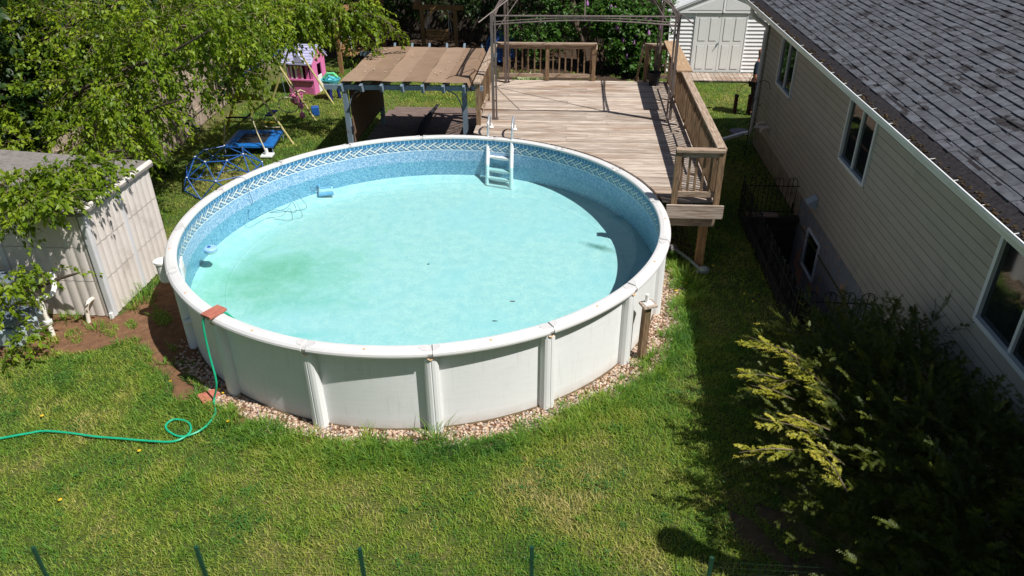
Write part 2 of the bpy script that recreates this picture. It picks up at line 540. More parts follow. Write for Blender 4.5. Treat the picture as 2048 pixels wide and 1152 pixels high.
MAT['grass'] = leaf_material('grass', ((.23, (.04, .14, .020)), (.38, (.12, .26, .024)), (.53, (.24, .335, .034)), (.64, (.32, .35, .055)), (.78, (.52, .44, .18))), .35, .6, 1.1, .55)
MAT['drygrass'] = leaf_material('drygrass', ((.2, (.30, .25, .12)), (.8, (.12, .17, .04))), .2, .7, .9)
MAT['dandelion'] = simple('dandelion', (.75, .50, .02), (.7, .42, .02), 9, rough=.7, bump=0)


def gravel_material():
    t = NT('gravel')
    at = t.node('ShaderNodeAttribute', attribute_name='rnd')
    c = t.ramp(at.outputs['Fac'], (.0, (.19, .11, .07)), (.2, (.38, .235, .145)), (.4, (.52, .41, .30)), (.6, (.58, .45, .34)),
               (.78, (.42, .26, .19)), (.9, (.24, .22, .21)), (1., (.66, .57, .47)))
    t.base(c)
    t.p.inputs['Roughness'].default_value = .75
    return t.m


MAT['gravel'] = gravel_material()


def ground_material():
    t = NT('ground')
    p = t.pos()
    n = t.noise(p, .55, 6, .62)
    n2 = t.noise(p, 7, 6, .7)
    n3 = t.noise(p, 45, 4, .7)
    c = t.ramp(t.math('ADD', t.math('MULTIPLY', n, .6), t.math('MULTIPLY', n2, .4)), (.38, (.040, .075, .016)), (.5, (.085, .115, .028)), (.62, (.19, .17, .07)))
    c = t.mix(t.ramp(n3, (.45, (0, 0, 0)), (.7, (1, 1, 1))), c, (.05, .055, .018, 1))
    t.base(c)
    t.p.inputs['Roughness'].default_value = 1
    t.p.inputs['Specular IOR Level'].default_value = .1
    t.bump(n3, .8, .02)
    return t.m


MAT['ground'] = ground_material()
MAT['dirt'] = simple('dirt', (.20, .105, .058), (.115, .062, .038), 9, rough=1, bump=.9, bd=.02, spec=.1, dirt=(.26, .17, .10), dirt_scale=18, dirt_lo=.55, dirt_hi=.7)
MAT['drysoil'] = simple('drysoil', (.17, .12, .07), (.10, .07, .04), 9, rough=1, bump=.9, bd=.02, spec=.1)
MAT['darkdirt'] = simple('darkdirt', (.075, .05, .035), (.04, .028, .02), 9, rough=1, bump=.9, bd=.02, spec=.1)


# ------------------------------------------------------------------ mesh building
class MB:
    def __init__(s):
        s.v = []
        s.f = []
        s.uv = None

    def add(s, vs, fs):
        n = len(s.v)
        s.v += [tuple(v) for v in vs]
        s.f += [tuple(i + n for i in f) for f in fs]
        return s

    def box(s, c, d, rot=None):
        hx, hy, hz = d[0] / 2, d[1] / 2, d[2] / 2
        vs = [Vector((x, y, z)) for x in (-hx, hx) for y in (-hy, hy) for z in (-hz, hz)]
        if rot is not None:
            m = rot if isinstance(rot, Matrix) else Euler(rot).to_matrix()
            vs = [m @ v for v in vs]
        c = Vector(c)
        return s.add([v + c for v in vs], [(0, 1, 3, 2), (4, 6, 7, 5), (0, 4, 5, 1), (2, 3, 7, 6), (0, 2, 6, 4), (1, 5, 7, 3)])

    def bb(s, x0, x1, y0, y1, z0, z1):
        return s.box(((x0 + x1) / 2, (y0 + y1) / 2, (z0 + z1) / 2), (abs(x1 - x0), abs(y1 - y0), abs(z1 - z0)))

    def bar(s, a, b, w, h=None):
        """rectangular beam from a to b"""
        a, b = Vector(a), Vector(b)
        h = h or w
        d = b - a
        L = d.length
        d.normalize()
        up = Vector((0, 0, 1)) if abs(d.z) < .95 else Vector((0, 1, 0))
        x = d.cross(up).normalized()
        y = x.cross(d).normalized()
        m = Matrix((x, d, y)).transposed()
        return s.box((a + b) / 2, (w, L, h), m)

    def tube(s, pts, r, n=6, cap=True, closed=False):
        pts = [Vector(p) for p in pts]
        rs = r if isinstance(r, (list, tuple)) else [r] * len(pts)
        base = len(s.v)
        prev = None
        N = len(pts)
        for i, p in enumerate(pts):
            if closed:
                d = pts[(i + 1) % N] - pts[i - 1]
            else:
                d = pts[min(i + 1, N - 1)] - pts[max(i - 1, 0)]
            if d.length < 1e-9:
                d = Vector((0, 0, 1))
            d.normalize()
            if prev is None:
                up = Vector((0, 0, 1)) if abs(d.z) < .9 else Vector((1, 0, 0))
                x = d.cross(up).normalized()
            else:
                x = (prev - d * prev.dot(d)).normalized()
            prev = x
            y = d.cross(x)
            for k in range(n):
                a = 2 * PI * k / n
                s.v.append(tuple(p + (x * math.cos(a) + y * math.sin(a)) * rs[i]))
        for i in range(N if closed else N - 1):
            j = (i + 1) % N
            for k in range(n):
                l = (k + 1) % n
                s.f.append((base + i * n + k, base + j * n + k, base + j * n + l, base + i * n + l))
        if cap and not closed:
            s.f.append(tuple(base + k for k in range(n)))
            s.f.append(tuple(base + (N - 1) * n + k for k in reversed(range(n))))
        return s

    def cyl(s, c, r, h, n=16, r2=None):
        c = Vector(c)
        return s.tube([c, c + Vector((0, 0, h))], [r, r if r2 is None else r2], n)

    def lathe(s, c, prof, n=20):
        base = len(s.v)
        c = Vector(c)
        for (r, z) in prof:
            for k in range(n):
                a = 2 * PI * k / n
                s.v.append(tuple(c + Vector((r * math.cos(a), r * math.sin(a), z))))
        for i in range(len(prof) - 1):
            for k in range(n):
                l = (k + 1) % n
                s.f.append((base + i * n + k, base + i * n + l, base + (i + 1) * n + l, base + (i + 1) * n + k))
        s.f.append(tuple(base + k for k in reversed(range(n))))
        s.f.append(tuple(base + (len(prof) - 1) * n + k for k in range(n)))
        return s

    def prism(s, poly, z0, z1):
        n = len(poly)
        vs = [(p[0], p[1], z0) for p in poly] + [(p[0], p[1], z1) for p in poly]
        fs = [tuple(reversed(range(n))), tuple(range(n, 2 * n))]
        for i in range(n):
            j = (i + 1) % n
            fs.append((i, j, n + j, n + i))
        return s.add(vs, fs)

    def extr(s, poly, vec):
        """extrude a 3D polygon"""
        n = len(poly)
        vec = Vector(vec)
        vs = [Vector(p) for p in poly]
        vs = vs + [v + vec for v in vs]
        fs = [tuple(reversed(range(n))), tuple(range(n, 2 * n))]
        for i in range(n):
            j = (i + 1) % n
            fs.append((i, j, n + j, n + i))
        return s.add(vs, fs)

    def build(s, name, mat, parent=None, smooth=False, bevel=0.0, **props):
        me = bpy.data.meshes.new(name)
        me.from_pydata(s.v, [], s.f)
        me.materials.append(MAT[mat])
        bm = bmesh.new()
        bm.from_mesh(me)
        bmesh.ops.recalc_face_normals(bm, faces=bm.faces)
        for e in bm.edges:
            if len(e.link_faces) == 2 and e.calc_face_angle(0) > .75:
                e.smooth = False
        bm.to_mesh(me)
        bm.free()
        if smooth:
            for p in me.polygons:
                p.use_smooth = True
        o = bpy.data.objects.new(name, me)
        COL.objects.link(o)
        if parent is not None:
            o.parent = parent
        if bevel:
            b = o.modifiers.new('b', 'BEVEL')
            b.width = bevel
            b.segments = 2
            b.limit_method = 'ANGLE'
        for k, v in props.items():
            o[k] = v
        return o


def thing(name, label, cat, loc=(0, 0, 0), group=None, rz=0):
    o = bpy.data.objects.new(name, None)
    COL.objects.link(o)
    o.location = loc
    o.rotation_euler = (0, 0, rz)
    o['label'] = label
    o['category'] = cat
    if group:
        o['group'] = group
    o.empty_display_size = .2
    return o


def tag(o, label, cat, group=None):
    o['label'] = label
    o['category'] = cat
    if group:
        o['group'] = group
    return o


def copy_part(src, parent, loc=None, rot=None, scale=None):
    o = src.copy()
    COL.objects.link(o)
    o.parent = parent
    if loc is not None:
        o.location = loc
    if rot is not None:
        o.rotation_euler = rot
    if scale is not None:
        o.scale = scale
    return o


def npmesh(name, V, F, mat, parent=None, attr=None, smooth=False, **props):
    """V (n,3), F (m,k) same-size faces, attr per-vertex float"""
    me = bpy.data.meshes.new(name)
    V = np.asarray(V, dtype=np.float32)
    F = np.asarray(F, dtype=np.int32)
    k = F.shape[1]
    me.vertices.add(len(V))
    me.vertices.foreach_set('co', V.ravel())
    me.loops.add(F.size)
    me.loops.foreach_set('vertex_index', F.ravel())
    me.polygons.add(len(F))
    me.polygons.foreach_set('loop_start', np.arange(0, F.size, k, dtype=np.int32))
    me.polygons.foreach_set('loop_total', np.full(len(F), k, dtype=np.int32))
    if smooth:
        me.polygons.foreach_set('use_smooth', np.ones(len(F), dtype=bool))
    me.update(calc_edges=True)
    if attr is not None:
        a = me.attributes.new('rnd', 'FLOAT', 'POINT')
        a.data.foreach_set('value', np.asarray(attr, dtype=np.float32))
    me.materials.append(MAT[mat])
    me.validate()
    o = bpy.data.objects.new(name, me)
    COL.objects.link(o)
    if parent is not None:
        o.parent = parent
    for kk, v in props.items():
        o[kk] = v
    return o


def unit(a):
    return a / np.maximum(np.linalg.norm(a, axis=-1, keepdims=True), 1e-9)


def arc(a, b, sag, n=10):
    a, b = Vector(a), Vector(b)
    return [a.lerp(b, i / n) + Vector((0, 0, -sag * 4 * (i / n) * (1 - i / n))) for i in range(n + 1)]


# ================================================================== POOL GEOMETRY CONSTANTS
PC = Vector((-2.26, 10.54, 0))
PHI0 = R(-101.231)
ZT = 1.245
RW, RIN, ROUT = 3.66, 3.63, 3.80
WZ = .755
FZ = .35


def pc(r, a, z):
    return (PC.x + r * math.cos(a), PC.y + r * math.sin(a), z)


# ================================================================== GROUND
WX0, WX1, WY0, WY1 = 3.38, 4.33, 9.35, 13.35     # window well
mb = MB()
B = 220


def gq(x0, x1, y0, y1):
    mb.add([(x0, y0, 0), (x1, y0, 0), (x1, y1, 0), (x0, y1, 0)], [(0, 1, 2, 3)])


gq(-B, WX0, -B, WY0); gq(WX0, WX1, -B, WY0); gq(WX1, B, -B, WY0)
gq(-B, WX0, WY0, WY1); gq(WX1, B, WY0, WY1)
gq(-B, WX0, WY1, B); gq(WX0, WX1, WY1, B); gq(WX1, B, WY1, B)
mb.build('ground', 'ground', kind='structure')


def inpoly(P, poly):
    x, y = P[:, 0], P[:, 1]
    ins = np.zeros(len(P), bool)
    n = len(poly)
    for i in range(n):
        x0, y0 = poly[i]
        x1, y1 = poly[(i + 1) % n]
        c = ((y0 > y) != (y1 > y)) & (x < (x1 - x0) * (y - y0) / (y1 - y0 + 1e-12) + x0)
        ins ^= c
    return ins


def wob(P, s=1.0):
    x, y = P[:, 0] * s, P[:, 1] * s
    return (np.sin(x * 3.1 + y * 1.7) + np.sin(x * 1.3 - y * 4.1 + 2) + np.sin(x * 7.3 + 1) * .5 + np.sin(y * 9.1 + x * 2.2) * .5) / 3


# bare soil sheet by the shed
DIRT = [(-8.3, 7.9), (-7.6, 7.95), (-7.0, 8.15), (-6.3, 8.55), (-5.9, 8.05), (-5.35, 7.55), (-4.9, 7.2), (-4.5, 7.35), (-4.0, 7.0), (-4.0, 8.5), (-5.6, 9.4),
        (-6.3, 10.6), (-6.6, 11.4), (-6.85, 9.2), (-8.6, 9.2)]
def wobbly_sheet(name, poly, z, mat, amp=.06, sub=10):
    pts = []
    for i in range(len(poly)):
        a, b = Vector(poly[i]), Vector(poly[(i + 1) % len(poly)])
        for k in range(sub):
            p = a.lerp(b, k / sub)
            w = math.sin(p.x * 13 + p.y * 7) + math.sin(p.x * 29 - p.y * 17)
            pts.append((p.x + amp * w * .5, p.y + amp * math.cos(p.x * 11 + p.y * 19) * .6, z))
    m = MB()
    m.add(pts, [tuple(range(len(pts)))])
    return m.build(name, mat, kind='structure')


wobbly_sheet('bare_soil', DIRT, .004, 'dirt')
# soil ring under gravel
m = MB()
N = 128
vs, fs = [], []
for k in range(N):
    a = 2 * PI * k / N
    ro = 4.10 + .05 * math.sin(a * 9) + .04 * math.sin(a * 23 + 1)
    vs += [pc(3.5, a, .008), pc(ro, a, .008)]
for k in range(N):
    j = (k + 1) % N
    fs.append((2 * k, 2 * k + 1, 2 * j + 1, 2 * j))
m.add(vs, fs)
m.build('soil_ring', 'dirt', kind='structure')
# soil under the deck and in the shaded planting bed behind
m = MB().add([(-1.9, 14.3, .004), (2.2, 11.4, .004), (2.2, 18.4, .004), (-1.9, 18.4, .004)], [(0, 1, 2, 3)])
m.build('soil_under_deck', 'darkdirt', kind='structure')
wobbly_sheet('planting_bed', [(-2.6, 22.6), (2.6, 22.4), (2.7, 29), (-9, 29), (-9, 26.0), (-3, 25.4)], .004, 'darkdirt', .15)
wobbly_sheet('worn_soil', [(1.7, 6.2), (2.5, 5.9), (3.2, 4.6), (2.6, 3.2), (1.9, 3.6), (1.95, 4.8)], .004, 'drysoil', .1)

# gravel pebbles around the pool
def pebbles(n, seed):
    g = np.random.default_rng(seed)
    a = g.uniform(R(-150), R(50), n * 2)
    r = g.uniform(3.66, 4.16, n * 2)
    ro = 3.97 + .04 * np.sin(a * 9) + .05 * np.sin(a * 23 + 1) + .14 * (a > R(-45))
    keep = (r < ro) & (g.random(n * 2) < np.clip((a - R(-150)) / R(25), .15, 1))
    a, r = a[keep][:n], r[keep][:n]
    n = len(a)
    P = np.stack([PC.x + r * np.cos(a), PC.y + r * np.sin(a), g.uniform(.008, .022, n)], 1)
    ico = bmesh.new()
    bmesh.ops.create_icosphere(ico, subdivisions=1, radius=1)
    iv = np.array([v.co[:] for v in ico.verts])
    jf = np.array([[v.index for v in f.verts] for f in ico.faces])
    ico.free()
    S = g.uniform(.012, .027, (n, 1)) * np.stack([g.uniform(.8, 1.4, n), g.uniform(.7, 1.0, n), g.uniform(.45, .8, n)], 1)
    th = g.uniform(0, 2 * PI, n)
    V = iv[None] * S[:, None, :]
    V = V * (1 + g.uniform(-.12, .12, V.shape[:2])[..., None])
    x = V[..., 0] * np.cos(th)[:, None] - V[..., 1] * np.sin(th)[:, None]
    y = V[..., 0] * np.sin(th)[:, None] + V[..., 1] * np.cos(th)[:, None]
    V = np.stack([x, y, V[..., 2]], -1) + P[:, None]
    nv = len(iv)
    Fc = jf[None] + (np.arange(n) * nv)[:, None, None]
    rn = np.repeat(g.random(n), nv)
    return npmesh('gravel', V.reshape(-1, 3), Fc.reshape(-1, 3), 'gravel', attr=rn, smooth=True, kind='stuff')


pebbles(7500, 5)

# ------------------------------------------------------------------ lawn
def grass_mask(P):
    x, y = P[:, 0], P[:, 1]
    r = np.hypot(x - PC.x, y - PC.y)
    a = np.arctan2(y - PC.y, x - PC.x)
    ro = 3.96 + .05 * np.sin(a * 9) + .05 * np.sin(a * 23 + 1) + .14 * (a > R(-45)) + .08 * wob(P, 3)
    ok = r > ro
    tuft = np.sin(x * 5.1 + 1.3) * np.sin(y * 6.3 + x * 2) + .5 * np.sin(x * 13 + y * 11)
    ok &= ~(inpoly(P + np.stack([wob(P, 2), wob(P, 1.7)], 1) * .16, DIRT) & (tuft < np.where(y < 8.1, .15, .5)))
    ok &= ~((x > -2.05) & (x < 2.3) & (y > 14.0) & (y < 18.5))
    ok &= ~((x > 4.3) & (y < 18.15))
    ok &= ~((x > WX0 - .05) & (y > WY0 - .1) & (y < WY1 + .1))
    ok &= ~((x < -6.86) & (y > 9.13) & (y < 11.1))
    ok &= ~((x > -4.98) & (x < -1.9) & (y > 15.6) & (y < 19.85))
    ok &= ~((x > 2.4) & (y < 8.7) & (tuft < .8))
    ok &= ~((x > 2.95) & (y > 23.2))
    ok &= ~((y > 23) & (x > -2.4) & (tuft < .6))
    ok &= ~(inpoly(P, [(1.7, 6.2), (2.5, 5.9), (3.2, 4.6), (2.6, 3.2), (1.9, 3.6), (1.95, 4.8)]) & (tuft < -.1))
    return ok


def grass(name, x0, x1, y0, y1, dens, hmin, hmax, w, seed, label=None):
    g = np.random.default_rng(seed)
    n = int((x1 - x0) * (y1 - y0) * dens)
    P = np.stack([g.uniform(x0, x1, n), g.uniform(y0, y1, n)], 1)
    # clumpiness
    cl = .55 + .45 * wob(P, .9) + .25 * np.sin(P[:, 0] * 17) * np.sin(P[:, 1] * 19 + P[:, 0] * 5)
    P = P[(g.random(n) < np.clip(cl + .35, .25, 1)) & grass_mask(P)]
    n = len(P)
    r = np.hypot(P[:, 0] - PC.x, P[:, 1] - PC.y)
    tall = np.exp(-((r - 4.18) / .25) ** 2) * (P[:, 1] < 12)
    h = g.uniform(hmin, hmax, n) * (1 + .35 * wob(P, 1.3) + 1.3 * tall)
    th = g.uniform(0, 2 * PI, n)
    lean = g.uniform(.2, 1.1, n)
    d = np.stack([np.cos(th) * lean, np.sin(th) * lean, np.ones(n)], 1)
    d = unit(d)
    s = np.stack([-np.sin(th + g.uniform(-1, 1, n)), np.cos(th), np.zeros(n)], 1)
    ww = g.uniform(.6, 1.3, n)[:, None] * w
    b = np.concatenate([P, np.zeros((n, 1))], 1)
    mid = b + d * (h * .55)[:, None]
    tip = b + d * h[:, None] + np.stack([np.cos(th) * .35 * h, np.sin(th) * .35 * h, -.12 * h], 1)
    V = np.stack([b - s * ww, b + s * ww, mid - s * ww * .8, mid + s * ww * .8, tip], 1).reshape(-1, 3)
    i = np.arange(n)[:, None] * 5
    F = np.concatenate([i + np.array([[0, 1, 3]]), i + np.array([[0, 3, 2]]), i + np.array([[2, 3, 4]])], 0)
    # colour of the blade itself: mixture of species/dry blades in patches
    pat = .5 + .22 * wob(P, .55) + .20 * wob(P[:, ::-1], 1.9) + .14 * wob(P + 3, 3.7)
    dry = np.exp(-(((P[:, 0] + .1) / .7) ** 2 + ((P[:, 1] - 5.9) / .5) ** 2)) * .35 + np.exp(-(((P[:, 0] - 1.0) / .6) ** 2 + ((P[:, 1] - 5.3) / .4) ** 2)) * .2
    big = wob(P * .45 + 7) * .16
    rn = np.clip(pat + big + dry + g.normal(0, .13, n) - .25 * tall, 0, 1)
    rn = np.where(g.random(n) < .06, np.clip(rn + .4, 0, 1), rn)
    return npmesh(name, V, F, 'grass', attr=np.repeat(rn, 5), kind='stuff', smooth=True)


grass('grass', -8.8, 3.6, 3.0, 9.2, 4200, .025, .075, .0040, 1)
grass('grass', -13, -8.8, 3.0, 9.1, 1300, .03, .07, .006, 4)
grass('grass', -8.8, 4.3, 9.2, 15, 1500, .03, .07, .0045, 2)
grass('grass', -9.3, 6.5, 15, 24.5, 850, .035, .08, .007, 3)


def tuft(P, n, h, spread, seed, mat='grass', w=.005):
    g = np.random.default_rng(seed)
    th = g.uniform(0, 2 * PI, n)
    r = np.abs(g.normal(0, spread, n))
    b = np.stack([P[0] + r * np.cos(th), P[1] + r * np.sin(th), np.full(n, 0.0)], 1)
    hh = g.uniform(.5, 1, n) * h
    out = np.stack([np.cos(th), np.sin(th), np.zeros(n)], 1)
    s = np.stack([-np.sin(th), np.cos(th), np.zeros(n)], 1) * w
    mid = b + out * (hh * .25)[:, None] + np.array([0, 0, 1]) * (hh * .65)[:, None]
    tip = b + out * (hh * .75)[:, None] + np.array([0, 0, 1]) * (hh * .9)[:, None]
    V = np.stack([b - s, b + s, mid - s * .8, mid + s * .8, tip], 1).reshape(-1, 3)
    i = np.arange(n)[:, None] * 5
    F = np.concatenate([i + np.array([[0, 1, 3]]), i + np.array([[0, 3, 2]]), i + np.array([[2, 3, 4]])], 0)
    return V, F, np.repeat(g.uniform(.1, .5, n), 5)


def tufts(name, spots, mat='grass', label=None):
    Vs, Fs, As = [], [], []
    o = 0
    for q, (x, y, n, h, sp) in enumerate(spots):
        V, F, A = tuft((x, y), n, h, sp, 100 + q)
        Vs.append(V); Fs.append(F + o); As.append(A)
        o += len(V)
    return npmesh(name, np.concatenate(Vs), np.concatenate(Fs), mat, attr=np.concatenate(As), kind='stuff', smooth=True)


sp_ = []
for px, py, n, h, s_ in [(775, 875, 60, .30, .14), (820, 868, 40, .28, .08), (870, 885, 60, .34, .10), (450, 800, 70, .16, .12), (500, 800, 60, .16, .14), (740, 880, 40, .2, .1),
                         (590, 875, 16, .12, .04), (1125, 815, 30, .12, .06), (1170, 800, 30, .1, .08), (130, 640, 50, .16, .1), (155, 640, 40, .15, .1), (190, 660, 50, .13, .1),
                         (285, 605, 40, .25, .08), (270, 620, 40, .2, .08), (300, 590, 25, .32, .06), (1365, 560, 60, .28, .12), (1385, 575, 60, .26, .14), (1395, 600, 50, .2, .14),
                         (1295, 725, 40, .15, .08), (240, 690, 40, .1, .1), (330, 730, 30, .1, .1), (1545, 330, 40, .3, .12), (1555, 360, 40, .3, .1)]:
    p = atz(px, py)
    sp_.append((p.x, p.y, n, h, s_))
for k in range(230):
    a = R(random.uniform(-128, 20))
    rr = random.uniform(3.92, 4.25)
    sp_.append((PC.x + rr * math.cos(a), PC.y + rr * math.sin(a), 30, random.uniform(.09, .18), .06))
for k in range(230):
    sp_.append((random.uniform(-8, 1.8), random.uniform(4.2, 7.5) if random.random() < .8 else 8.0, 18, random.uniform(.05, .09), .07))
HOSE_PX = [(428, 800), (430, 828), (405, 858), (365, 873), (338, 863), (332, 850), (348, 839), (374, 843), (382, 858), (372, 872), (345, 883), (300, 882), (240, 877), (190, 873), (140, 866), (90, 862), (60, 866), (0, 877)]
_hp = [atz(a, b) for a, b in HOSE_PX]
_hp = [p.lerp(q, t / 3) for p, q in zip(_hp, _hp[1:]) for t in range(3)]
sp_ = [s for s in sp_ if min((s[0] - p.x) ** 2 + (s[1] - p.y) ** 2 for p in _hp) > .16 ** 2]
sp_ = [s for s in sp_ if math.hypot(s[0] - PC.x, s[1] - PC.y) > 3.8]
tufts('long_grass', sp_)
# clover and broad-leaved weeds in the lawn
def weeds(n_patch, seed):
    g = np.random.default_rng(seed)
    cx, cy = g.uniform(-8, 1.9, n_patch), g.uniform(4.0, 8.2, n_patch)
    rr_ = g.uniform(.05, .22, n_patch)
    P = []
    for x_, y_, q in zip(cx, cy, rr_):
        k = int(q * 420)
        P.append(np.stack([x_ + g.normal(0, q * .5, k), y_ + g.normal(0, q * .5, k)], 1))
    P = np.concatenate(P)
    P = P[grass_mask(P)]
    n = len(P)
    th = g.uniform(0, 2 * PI, n)
    D = unit(np.stack([np.cos(th), np.sin(th), g.uniform(.0, .5, n)], 1))
    C = np.concatenate([P, g.uniform(.02, .055, (n, 1))], 1)
    L = g.uniform(.012, .028, n)
    S = np.stack([-np.sin(th), np.cos(th), np.zeros(n)], 1)
    w = (L * .42)[:, None]
    V = np.stack([C, C + D * L[:, None] * .5 + S * w, C + D * L[:, None], C + D * L[:, None] * .5 - S * w], 1).reshape(-1, 3)
    F = np.arange(n * 4).reshape(-1, 4)
    return npmesh('clover', V, F, 'clover', attr=np.repeat(g.random(n), 4), kind='stuff')


MAT['clover'] = leaf_material('clover', ((.2, (.03, .11, .02)), (.6, (.07, .19, .035)), (.9, (.13, .27, .05))), .25)
weeds(150, 77)
# dandelions
dl = [(120, 1000, 'in the open sunny lawn, lowest of all on the left'), (278, 902, 'just below the straight run of the green hose'), (455, 843, 'just right of the hose loop'),
      (438, 780, 'by the brick at the foot of the hose, left of a close pair'), (446, 786, 'by the brick at the foot of the hose, right of a close pair'), (84, 832, 'above the green hose near the left edge'),
      (340, 763, 'on the lawn at the edge of the pool shadow'), (1505, 603, 'in house shade, middle of three near the iron fence'), (1488, 588, 'in house shade, leftmost of three near the iron fence'),
      (1352, 582, 'on the gravel right of the pool, nearest the wooden post'), (1362, 565, 'at the gravel edge right of the pool, above the one nearest the post'), (1372, 567, 'in grass just outside the gravel on the right'),
      (1425, 532, 'in shade beside the grey pipe valve'), (1555, 610, 'in house shade, closest to the iron fence'), (717, 258, 'in the grass beside the front left pergola post'), (905, 205, 'in the grass behind the brown platform')]
for i, (px, py, lab) in enumerate(dl):
    p = atz(px, py, .05)
    t = thing('dandelion', 'yellow dandelion ' + lab, 'flower', (p.x, p.y, 0), 'dandelions in the lawn')
    MB().tube([(0, 0, 0), (.004, 0, .05)], .0025, 4).build('stem', 'limegreen', t)
    MB().lathe((.004, 0, .048), [(.004, 0), (.019, .008), (.021, .013), (.006, .018)], 9).build('flower_head', 'dandelion', t)

# ================================================================== POOL
pool = thing('swimming_pool', 'round white above ground pool with pale turquoise water and blue braid liner', 'swimming pool', tuple(PC))


def PV(p):  # world -> local of pool (empty sits at the pool's centre)
    return (p[0] - PC.x, p[1] - PC.y, p[2])


STEP = 2 * PI / 16
for k in range(16):
    a0 = PHI0 + k * STEP
    # wall panel: vertical curved sheet between two uprights, gently corrugated
    m = MB()
    n = 12
    vs = []
    for i in range(n + 1):
        a = a0 + STEP * i / n
        for r, z in ((RW, 0.0), (RW, 1.2), (RW - .012, 1.2), (RW - .012, 0.0)):
            vs.append(PV(pc(r, a, z)))
    fs = []
    for i in range(n):
        b = i * 4
        for j in range(4):
            l = (j + 1) % 4
            fs.append((b + j, b + 4 + j, b + 4 + l, b + l))
    fs += [(0, 1, 2, 3), (n * 4 + 3, n * 4 + 2, n * 4 + 1, n * 4)]
    m.add(vs, fs)
    o = m.build('wall_panel', 'poolwall', pool, smooth=False)
    uv = o.data.uv_layers.new(name='UVMap')
    for lp in o.data.loops:
        co = o.data.vertices[lp.vertex_index].co
        uv.data[lp.index].uv = (math.atan2(co.y, co.x) * RW, co.z)
    for p in o.data.polygons:
        if abs(p.normal.z) < .5 and p.area > .02:
            p.use_smooth = True
    # bottom track
    m = MB()
    m.tube([PV(pc(RW + .01, a0 + STEP * i / 10, .02)) for i in range(11)], .016, 5)
    m.build('bottom_track', 'drysoil', pool)
    # top rail section, swept profile
    m = MB()
    prof = [(RIN, ZT - .045), (RIN, ZT - .012), (RIN + .012, ZT), (RIN + .05, ZT + .006), (RIN + .055, ZT + .0025), (RIN + .062, ZT + .0065), (ROUT - .07, ZT + .004), (ROUT - .03, ZT - .006), (ROUT - .006, ZT - .03), (ROUT, ZT - .055),
            (ROUT - .004, ZT - .075), (ROUT - .012, ZT - .072), (ROUT - .02, ZT - .03), (RIN + .02, ZT - .025), (RIN + .012, ZT - .045)]
    g = .0085
    n = 12
    vs = []
    for i in range(n + 1):
        a = a0 + g + (STEP - 2 * g) * i / n
        lift = .004 * math.sin(PI * i / n)
        for r, z in prof:
            vs.append(PV(pc(r, a, z + lift)))
    L = len(prof)
    fs = []
    for i in range(n):
        for j in range(L):
            l = (j + 1) % L
            fs.append((i * L + j, (i + 1) * L + j, (i + 1) * L + l, i * L + l))
    fs += [tuple(range(L)), tuple(range(n * L, n * L + L))]
    m.add(vs, fs)
    rail = m.build('top_rail', 'poolrail', pool)
    # rounded cap inlays at both ends of the rail section
    for sgn, ae in ((1, a0 + g), (-1, a0 + STEP - g)):
        poly = [(RIN + .025, 0), (ROUT - .035, 0), (ROUT - .04, .013), (ROUT - .075, .024), (RIN + .07, .026), (RIN + .035, .018)]
        m = MB()
        vs = []
        for zz in (ZT - .004, ZT + .0105):
            for r, da in poly:
                lo_ = -.008 if r > ROUT - .05 else 0
                vs.append(PV(pc(r, ae + sgn * (da + .0003), zz + lo_)))
        q = len(poly)
        m.add(vs, [tuple(range(q)), tuple(range(q, 2 * q))] + [(i, (i + 1) % q, q + (i + 1) % q, q + i) for i in range(q)])
        m.build('end_cap', 'poolcap', pool)
    # joint plate beneath, at each upright
    m = MB()
    vs = []
    pj = [(RIN + .003, ZT - .04), (RIN + .003, ZT - .012), (ROUT - .04, ZT - .012), (ROUT - .012, ZT - .04), (ROUT - .016, ZT - .07), (RIN + .03, ZT - .05)]
    for i in range(3):
        a = a0 + (-.011 + .011 * i)
        for r, z in pj:
            vs.append(PV(pc(r, a, z)))
    q = len(pj)
    fs = [(i * q + j, (i + 1) * q + j, (i + 1) * q + (j + 1) % q, i * q + (j + 1) % q) for i in range(2) for j in range(q)]
    fs += [tuple(range(q)), tuple(range(2 * q, 3 * q))]
    m.add(vs, fs)
    m.build('joint_plate', 'poolcap', pool)
    # orange date sticker in the middle of the rail
    if k not in (5, 6, 7, 8, 9, 10):
        am = a0 + STEP * .5 + random.uniform(-.006, .006)
        m = MB()
        s2 = .016
        c0 = Vector(PV(pc(RIN + .095, am, ZT + .0115)))
        m.box(c0, (.03, .026, .003), (0, 0, am + .1))
        m.build('sticker', 'sticker', pool)
    # upright
    m = MB()
    w = .195
    pr = [(-w / 2, RW - .0), (-w / 2, RW + .045), (-w / 2 + .02, RW + .085), (-w / 2 + .05, RW + .10), (-.012, RW + .105), (-.006, RW + .098), (.006, RW + .098), (.012, RW + .105), (w / 2 - .05, RW + .10), (w / 2 - .02, RW + .085), (w / 2, RW + .045), (w / 2, RW - .0)]
    er, et = Vector((math.cos(a0), math.sin(a0), 0)), Vector((-math.sin(a0), math.cos(a0), 0))
    vs = []
    zs = [0.01, .6, 1.10, 1.165]
    for zi, z in enumerate(zs):
        for t_, r in pr:
            k2 = 1 - .10 * (z / 1.17) if zi < 3 else .82
            rr = RW + (r - RW) * (1 if zi < 3 else .8)
            vs.append(er * rr + et * t_ * k2 + Vector((0, 0, z)))
    q = len(pr)
    fs = [(i * q + j, i * q + (j + 1) % q, (i + 1) * q + (j + 1) % q, (i + 1) * q + j) for i in range(len(zs) - 1) for j in range(q)]
    fs += [tuple(range(q)), tuple(range((len(zs) - 1) * q, len(zs) * q))]
    m.add(vs, fs)
    up = m.build('upright', 'upright', pool)
    up2 = MB()
    up2.box(er * (RW + .075) + Vector((0, 0, 1.185)), (.05, .07, .05), (0, 0, a0))
